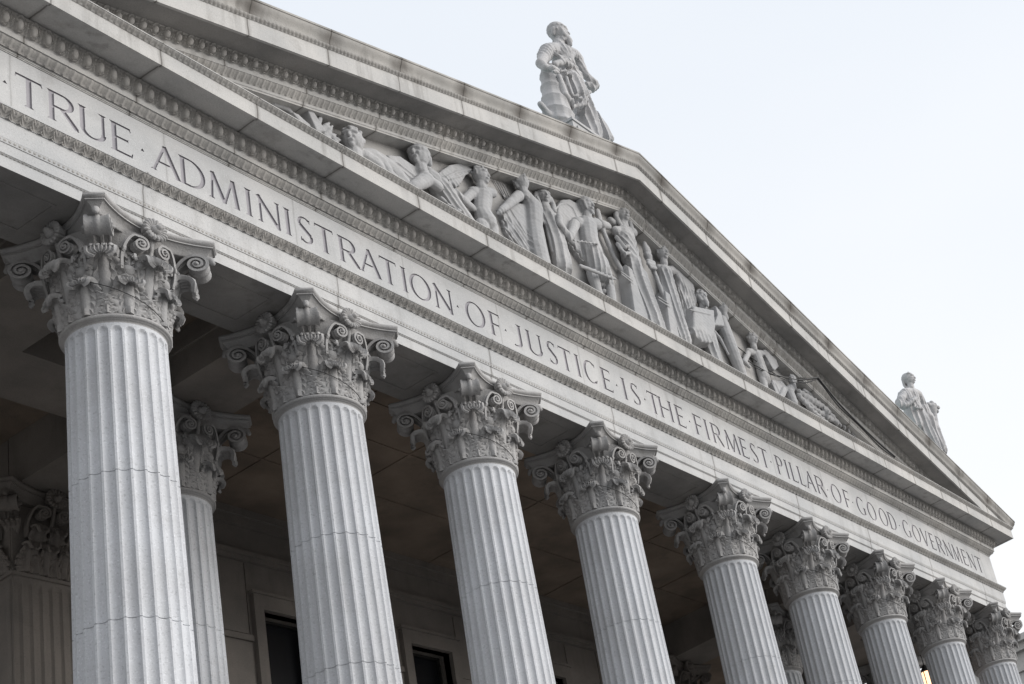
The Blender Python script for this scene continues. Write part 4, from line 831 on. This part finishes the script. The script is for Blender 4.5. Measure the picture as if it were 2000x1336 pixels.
# ------------------------------------------------------------------ carved figures
def head(mb, hd):
    x, y, z, r, f, st = hd; a = math.radians(f); dx, dy = math.sin(a), -math.cos(a)
    px, py = -dy, dx                          # lateral direction of the face
    def at(fwd, lat, h): return (x+dx*fwd*r+px*lat*r, y+dy*fwd*r+py*lat*r, z+h*r)
    mb.ellipsoid((x, y, z), r*.80, r*.86, r*1.0); mb.chain([(*at(.35, 0, -.35), r*.50), (*at(.55, 0, -.72), r*.26)])
    mb.capsule(at(.80, 0, .25), at(.96, 0, -.16), r*.12, r*.17, 8, 3)                 # nose
    for s in (-1, 1):
        mb.capsule(at(.80, .12*s, .36), at(.70, .52*s, .28), r*.15, r*.12, 8, 3)       # brow
        mb.capsule(at(.62, .34*s, -.12), at(.5, .42*s, -.2), r*.20, r*.16, 8, 3)       # cheek
        mb.capsule(at(-.02, .80*s, .05), at(-.05, .82*s, -.2), r*.13, r*.10, 8, 3)     # ear
    mb.capsule(at(.84, .18, -.48), at(.84, -.18, -.48), r*.10, r*.10, 8, 3)          # lips
    mb.capsule(at(.0, 0, -.6), at(-.1, 0, -1.5), r*.50, r*.56, 10, 3)                  # neck
    rg = random.Random(int(x*100))
    if st in ('curl', 'beard', 'bearded_cap', 'long', 'helmet', 'cap', 'veil', 'nemes'):
        if st == 'curl':
            for k in range(30):
                t = rg.uniform(0, 2*math.pi); e = rg.uniform(.1, 1.45); fw_ = math.cos(t)*math.cos(e)*.88; la = math.sin(t)*math.cos(e)*.82
                if fw_ > .45 and e < .6: continue
                q = at(fw_, la, math.sin(e)*1.0+.08); mb.ellipsoid(q, r*.19, r*.19, r*.17, 8, 5)
        elif st in ('cap', 'bearded_cap'):
            mb.ellipsoid(at(-.08, 0, .30), r*.93, r*.95, r*.86)
            for t in np.linspace(0, 2*math.pi, 14): mb.ellipsoid(at(math.cos(t)*.88-.03, math.sin(t)*.84, .34), r*.15, r*.15, r*.10, 8, 5)
            mb.chain([(*at(-.35, .75, -.1), r*.2), (*at(-.5, .6, -.6), r*.2)]); mb.chain([(*at(-.35, -.75, -.1), r*.2), (*at(-.5, -.6, -.6), r*.2)])
        elif st == 'helmet':
            mb.ellipsoid(at(-.1, 0, .28), r*.98, r*.98, r*.92)
            mb.chain([(*at(.72, 0, .62), r*.12), (*at(.2, 0, 1.2), r*.16), (*at(-.6, 0, 1.15), r*.18), (*at(-1.05, 0, .5), r*.18), (*at(-1.1, 0, -.5), r*.16)])
            for s in (-1, 1): mb.chain([(*at(.35, .78*s, .1), r*.18), (*at(.42, .62*s, -.6), r*.14)])
        elif st in ('veil', 'nemes'):
            mb.ellipsoid(at(-.2, 0, .18), r*1.0, r*1.0, r*.98)
            for s in (-1, 1): mb.chain([(*at(-.05, .95*s, .2), r*.30), (*at(-.1, 1.12*s, -.8), r*.32), (*at(.1, 1.0*s, -1.7), r*.30)])
            if st == 'nemes': mb.chain([(*at(.75, 0, .75), r*.14), (*at(.5, 0, 1.15), r*.1)])
        elif st == 'long':
            mb.ellipsoid(at(-.18, 0, .2), r*.92, r*.95, r*.92)
            for k in range(7):
                t = -1.2+k*.4; mb.ellipsoid(at(.62*math.cos(t), .8*math.sin(t), .62), r*.2, r*.2, r*.16, 8, 5)
            for s in (-.5, 0, .5): mb.chain([(*at(-.75, s, .1), r*.26), (*at(-.85, s*.9, -.8), r*.2), (*at(-.6, s*.8, -1.9), r*.14)])
            for k in range(3): mb.chain([(*at(.3, -.3+.3*k, .95), r*.09), (*at(.3, -.3+.3*k, 1.2), r*.06)], 8)
        if st in ('beard', 'bearded_cap'):
            mb.chain([(*at(.58, 0, -.55), r*.42), (*at(.82, 0, -1.05), r*.36), (*at(.85, 0, -1.55), r*.2)])
            for s in (-1, 1): mb.chain([(*at(.3, .62*s, -.1), r*.22), (*at(.5, .45*s, -.7), r*.26)])
            for k in range(26):
                t = rg.uniform(-1.25, 1.25); h = rg.uniform(-1.25, -.35); w = .85-.3*(-h-.35)
                mb.ellipsoid(at(math.cos(t)*w, math.sin(t)*w*.75, h), r*.17, r*.17, r*.2, 8, 5)
        if st == 'beard':
            for k in range(22):
                t = rg.uniform(0, 2*math.pi); e = rg.uniform(.3, 1.4); mb.ellipsoid(at(math.cos(t)*math.cos(e)*.85, math.sin(t)*math.cos(e)*.8, math.sin(e)), r*.18, r*.18, r*.16, 8, 5)
def plate(mb, pts, y, th, grooves):
    n = len(pts); cx = sum(p[0] for p in pts)/n; cz = sum(p[1] for p in pts)/n
    ring0 = [(p[0], y+.25, p[1]) for p in pts]; ring1 = [(p[0], y-th*.7, p[1]) for p in pts]
    ring2 = [(cx+(p[0]-cx)*.93, y-th, cz+(p[1]-cz)*.93) for p in pts]
    P = np.array([ring0, ring1, ring2]).transpose(1, 0, 2)
    ar = sum(pts[i][0]*pts[(i+1) % n][1]-pts[(i+1) % n][0]*pts[i][1] for i in range(n))
    base = mb.n; mb.grid(P, closeu=True, flip=ar < 0)
    a = [base+i*3 for i in range(n)]; b = [base+i*3+2 for i in range(n)]
    mb.f.append(tuple(a if ar < 0 else a[::-1])); mb.f.append(tuple(b[::-1] if ar < 0 else b))
    for g in grooves: mb.chain([(p[0], y-th-.005, p[1], .022) for p in g], 8)
def figure(mb, items):
    for it in items:
        if it[0] in 'cf': mb.chain(it[1])
        elif it[0] == 'h': head(mb, it[1])
        elif it[0] == 'p': plate(mb, it[1], it[2], it[3], it[4])
def sculpt(mb, name, mat, parent, voxel=.028, label=None, it=2, pleats=()):
    me = mb.mesh(name+'_raw'); o = bpy.data.objects.new(name+'_raw', me); COL.objects.link(o)
    bm = bmesh.new(); bm.from_mesh(me); bmesh.ops.recalc_face_normals(bm, faces=bm.faces); bm.to_mesh(me); bm.free()
    m = o.modifiers.new('r', 'REMESH'); m.mode = 'VOXEL'; m.voxel_size = voxel
    s = o.modifiers.new('s', 'SMOOTH'); s.iterations = it; s.factor = .5
    dg = bpy.context.evaluated_depsgraph_get(); dg.update(); e = o.evaluated_get(dg)
    nm = bpy.data.meshes.new_from_object(e); nm.name = name; bpy.data.objects.remove(o)
    if True:
        n = len(nm.vertices); co = np.empty(n*3); no = np.empty(n*3)
        nm.vertices.foreach_get('co', co); nm.vertex_normals.foreach_get('vector', no); co = co.reshape(-1, 3); no = no.reshape(-1, 3)
        D = np.zeros(n)
        X_, Y_, Z_ = co[:, 0], co[:, 1], co[:, 2]
        D += .0035*(np.sin(X_*17+2*np.sin(Z_*9))*np.sin(Z_*15+X_*6)+.7*np.sin(X_*31+Z_*24+Y_*19)*np.sin(Z_*37-X_*12))
        for (x0, x1, z0, z1, A, wl, sl, wob) in pleats:
            m = np.clip((z1-co[:, 2])/.12, 0, 1)*np.clip((co[:, 2]-z0)/.08, 0, 1)*(co[:, 0] > x0)*(co[:, 0] < x1)
            ph = (co[:, 0]-.6*co[:, 1]+sl*(co[:, 2]-z1))/wl+wob*np.sin(co[:, 2]*3.1+co[:, 0])
            w = 1-2*np.abs(np.sin(np.pi*ph))**.7
            D += A*w*m
        co += no*D[:, None]; nm.vertices.foreach_set('co', co.reshape(-1)); nm.update()
    nm.materials.clear()
    return link(nm, name, mat, parent, 180, label)
PLEATS = {'helmeted warrior': [(8, 12, 4.10, 4.95, .016, .13, 0, .1)], 'tall robed': [(8, 13.5, 2, 5.35, .030, .20, .10, .25), (8, 13, 5.35, 6.0, .014, .16, .8, .3)],
 'pleated gown': [(11, 15, 2, 5.75, .022, .13, .08, .1)], 'veiled woman': [(8, 11, 2, 5.35, .022, .17, .1, .3)], 'draped figure': [(16, 22, 2, 4.6, .012, .19, -.6, .3)], 'capped man': [(5.9, 9, 2, 4.75, .016, .15, .9, .2)],
 'stretched sheet': [(12, 16, 2, 4.3, .02, .16, .1, .2)], 'fan of cloth': [(7.0, 8.30, 2, 4.6, .018, .15, .9, .1)], 'feathered wing': [(5, 9, 3, 7, .012, .12, 1.2, .05)]}
for lab, items in RELIEFS:
    mb = MB(); figure(mb, items)
    for vv in mb.v: vv[:, 1] = -.36+(vv[:, 1]+.36)*.82           # low relief
    sculpt(mb, 'relief_figure' if any(i[0] == 'h' for i in items) else 'relief_ornament', M_relief, tymp, .0145, lab, 1, PLEATS.get([k for k in PLEATS if k in lab][0], ()) if any(k in lab for k in PLEATS) else ())
# scattered small leaves at the foot of the shield
mb = MB()
for k in range(14):
    x0, z0 = 10.35+random.uniform(-.2, .25), 4.1+random.uniform(-.35, .35); a = random.uniform(0, 6.28)
    mb.chain([(x0, -.42, z0, .04), (x0+.09*math.cos(a), -.52, z0+.09*math.sin(a), .06), (x0+.2*math.cos(a), -.46, z0+.2*math.sin(a), .02)], 8)
mb.chain([(10.3, -.45, 3.6, .04), (10.4, -.47, 4.1, .035), (10.45, -.47, 4.5, .03)], 8)
sculpt(mb, 'relief_ornament', M_relief, tymp, .025, 'relief of a small leafy sprig at the foot of the oval shield', 1)

# statue on the ridge
st = empty('rooftop_statue', (XC, .1, 8.75), 'stone statue of a bearded man in cap and draped robe at the pediment peak', 'statue')
def under(o, e): o.matrix_parent_inverse = Matrix.Translation(-Vector(e.location)); return o
mb = MB(); figure(mb, APEX_BODY); under(sculpt(mb, 'robed_body', M_statue, st, .016, it=1, pleats=[(10.9, 14, 5, 10.9, .034, .19, .15, .12), (10, 14, 10.9, 11.5, .016, .17, .8, .2), (11.2, 14, 11.5, 12.1, .010, .12, .5, .2)]), st)
mb = MB(); figure(mb, APEX_STUMP); under(sculpt(mb, 'draped_stump', M_statue, st, .022, it=1, pleats=[(9, 14, 5, 11.0, .02, 2.0, 5.5, .05)]), st)
mb = MB(); x0, x1, y0, y1, zt = 10.54, 12.42, -.55, 1.25, 8.76
mb.box(x0, x1, y0, y1, 7.0, zt)
mb.box(x0-.03, x1+.03, y0-.03, y1+.03, zt+.001, zt+.07)
for (a, b, c, d) in ((x0+.12, x1-.12, zt-.16, zt-.10), (x0+.12, x0+.18, 7.2, zt-.161), (x1-.18, x1-.12, 7.2, zt-.161)): mb.box(a, b, y0-.03, y0-.001, c, d)
mb.box(x0-.03, x0-.001, y0+.12, y1-.12, zt-.16, zt-.10)
under(mb.build('pedestal', M_statue, st), st)

# statue above the right corner
st = empty('rooftop_statue', (26.4, 0, 3.9), 'stone statue of a crowned woman holding a cornucopia on the right corner of the pediment', 'statue')
mb = MB(); figure(mb, CORNER_BODY); under(sculpt(mb, 'draped_body', M_statue, st, .017, it=1, pleats=[(24, 29, 2, 7.15, .032, .19, .12, .2), (24, 29, 7.15, 7.75, .012, .10, .1, .1)]), st)
mb = MB(); figure(mb, CORNUCOPIA); under(sculpt(mb, 'cornucopia', M_statue, st, .025, it=1), st)
mb = MB(); mb.box(25.5, 27.3, -.9, .9, 2.6, 3.9); under(mb.build('pedestal', M_statue, st), st)

# black cables of the bird netting in the pediment
for k, pts in enumerate(CABLES):
    mb = MB(); n = len(pts)
    P = []
    for i in range(n-1):
        for t in np.linspace(0, 1, 6, endpoint=False):
            a = np.array(pts[i]); b = np.array(pts[i+1]); q = a+(b-a)*t; q[2] -= .05*math.sin(math.pi*t)*np.linalg.norm(b-a)*.3; P.append(q)
    P.append(np.array(pts[-1]))
    rr = (.026 if k == 2 else .013)
    mb.chain([(*q, rr) for q in P], 6)
    if k in (1, 2):
        mb.chain([(q[0], q[1]+.02, q[2]-.05-.04*math.sin(i*.7), rr*.7) for i, q in enumerate(P)], 6)
    o = mb.build('cable', M_wire)
    lab = ['short black cable hanging across the left of the carved shield', 'long sagging pair of black cables crossing the carved figures', 'thick black cable running down the right slope of the pediment',
           'thin black cable crossing the right hand figures', 'short vertical black cable beside the shield'][k]
    tag(o, lab, 'cable', 'cables in the pediment')
# thin wires strung across the capitals
for i in range(1, 10):
    x = XS[i]; mb = MB(); P = []
    for t in np.linspace(0, 1, 12):
        a = math.radians(200+100*t); r = .80-.17*t**.5 if t < 1 else .64
        P.append((x+r*math.cos(a), r*math.sin(a), -1.02-.47*t, .006))
    mb.chain(P, 5); o = mb.build('wire', M_wire)
    tag(o, 'thin dark wire looped across the capital of the %s column' % ORD[i], 'wire', 'wires on the capitals')

# added glowing lantern, standing in for bright sky seen through the column gap
lx, ly, lz = 24.62, 1.42, -1.55
st = empty('stand_in_lantern', (lx, ly, lz), 'small added lantern shape standing in for the bright warm gap between the two rightmost columns', 'glow stand-in')
mb = MB(); mb.lathe([(.02, lz+.34), (.10, lz+.30), (.13, lz+.2), (.13, lz-.22), (.08, lz-.30), (.01, lz-.31)], (lx, ly), 16); under(mb.build('gap_glow', M_gap_glow, st, 60), st)
mb = MB()
for a in range(6):
    c, s_ = math.cos(a*math.pi/3), math.sin(a*math.pi/3); mb.capsule((lx+.14*c, ly+.14*s_, lz-.24), (lx+.14*c, ly+.14*s_, lz+.22), .012, .012, 6, 2)
mb.lathe([(.15, lz+.20), (.15, lz+.24), (.05, lz+.40), (.02, lz+.44)], (lx, ly), 12); mb.lathe([(.15, lz-.22), (.15, lz-.25), (.05, lz-.36), (.01, lz-.40)], (lx, ly), 12); under(mb.build('stand_in_frame', M_wire, st), st)
mb = MB(); mb.capsule((lx, ly, lz+.42), (lx, ly, .95), .012, .012, 6, 2); under(mb.build('chain', M_wire, st), st)

# ------------------------------------------------------------------ neighbour, ground
nb = empty('neighbouring_building', (60, 20, ZG), 'pale stone building with a moulded cornice at the far right edge', 'building')
mb = MB(); mb.box(60, 80, -8, 40, ZG, 9.6); w_ = under(mb.build('wall', M_frieze, nb), nb)
mb = MB(); mb.box(59.2, 80.8, -8.8, 40.8, 11.0, 11.35); mb.box(59.5, 80.5, -8.5, 40.5, 10.6, 11.0); mb.box(59.8, 80.2, -8.2, 40.2, 9.6, 10.6); under(mb.build('cornice', M_corona, nb), nb)
mb = MB(); 
for y in range(-6, 40, 4):
    mb.box(59.97, 60.2, y, y+1.4, 4, 7.5)
under(mb.build('window', M_glass, nb), nb)
g = MB(); g.add([(-1500, -1500, ZG-.03), (1500, -1500, ZG-.03), (1500, 1500, ZG-.03), (-1500, 1500, ZG-.03)], [(0, 1, 2, 3)])
tag(g.build('ground', M_ground), 'grey concrete plaza in front of the courthouse', kind='structure')
g = MB(); g.box(XL-8, XR+8, -14, -7.75, ZG-.5, ZG+.10); tag(g.build('pavement', M_pave), 'stone pavement at the foot of the courthouse steps', kind='structure')
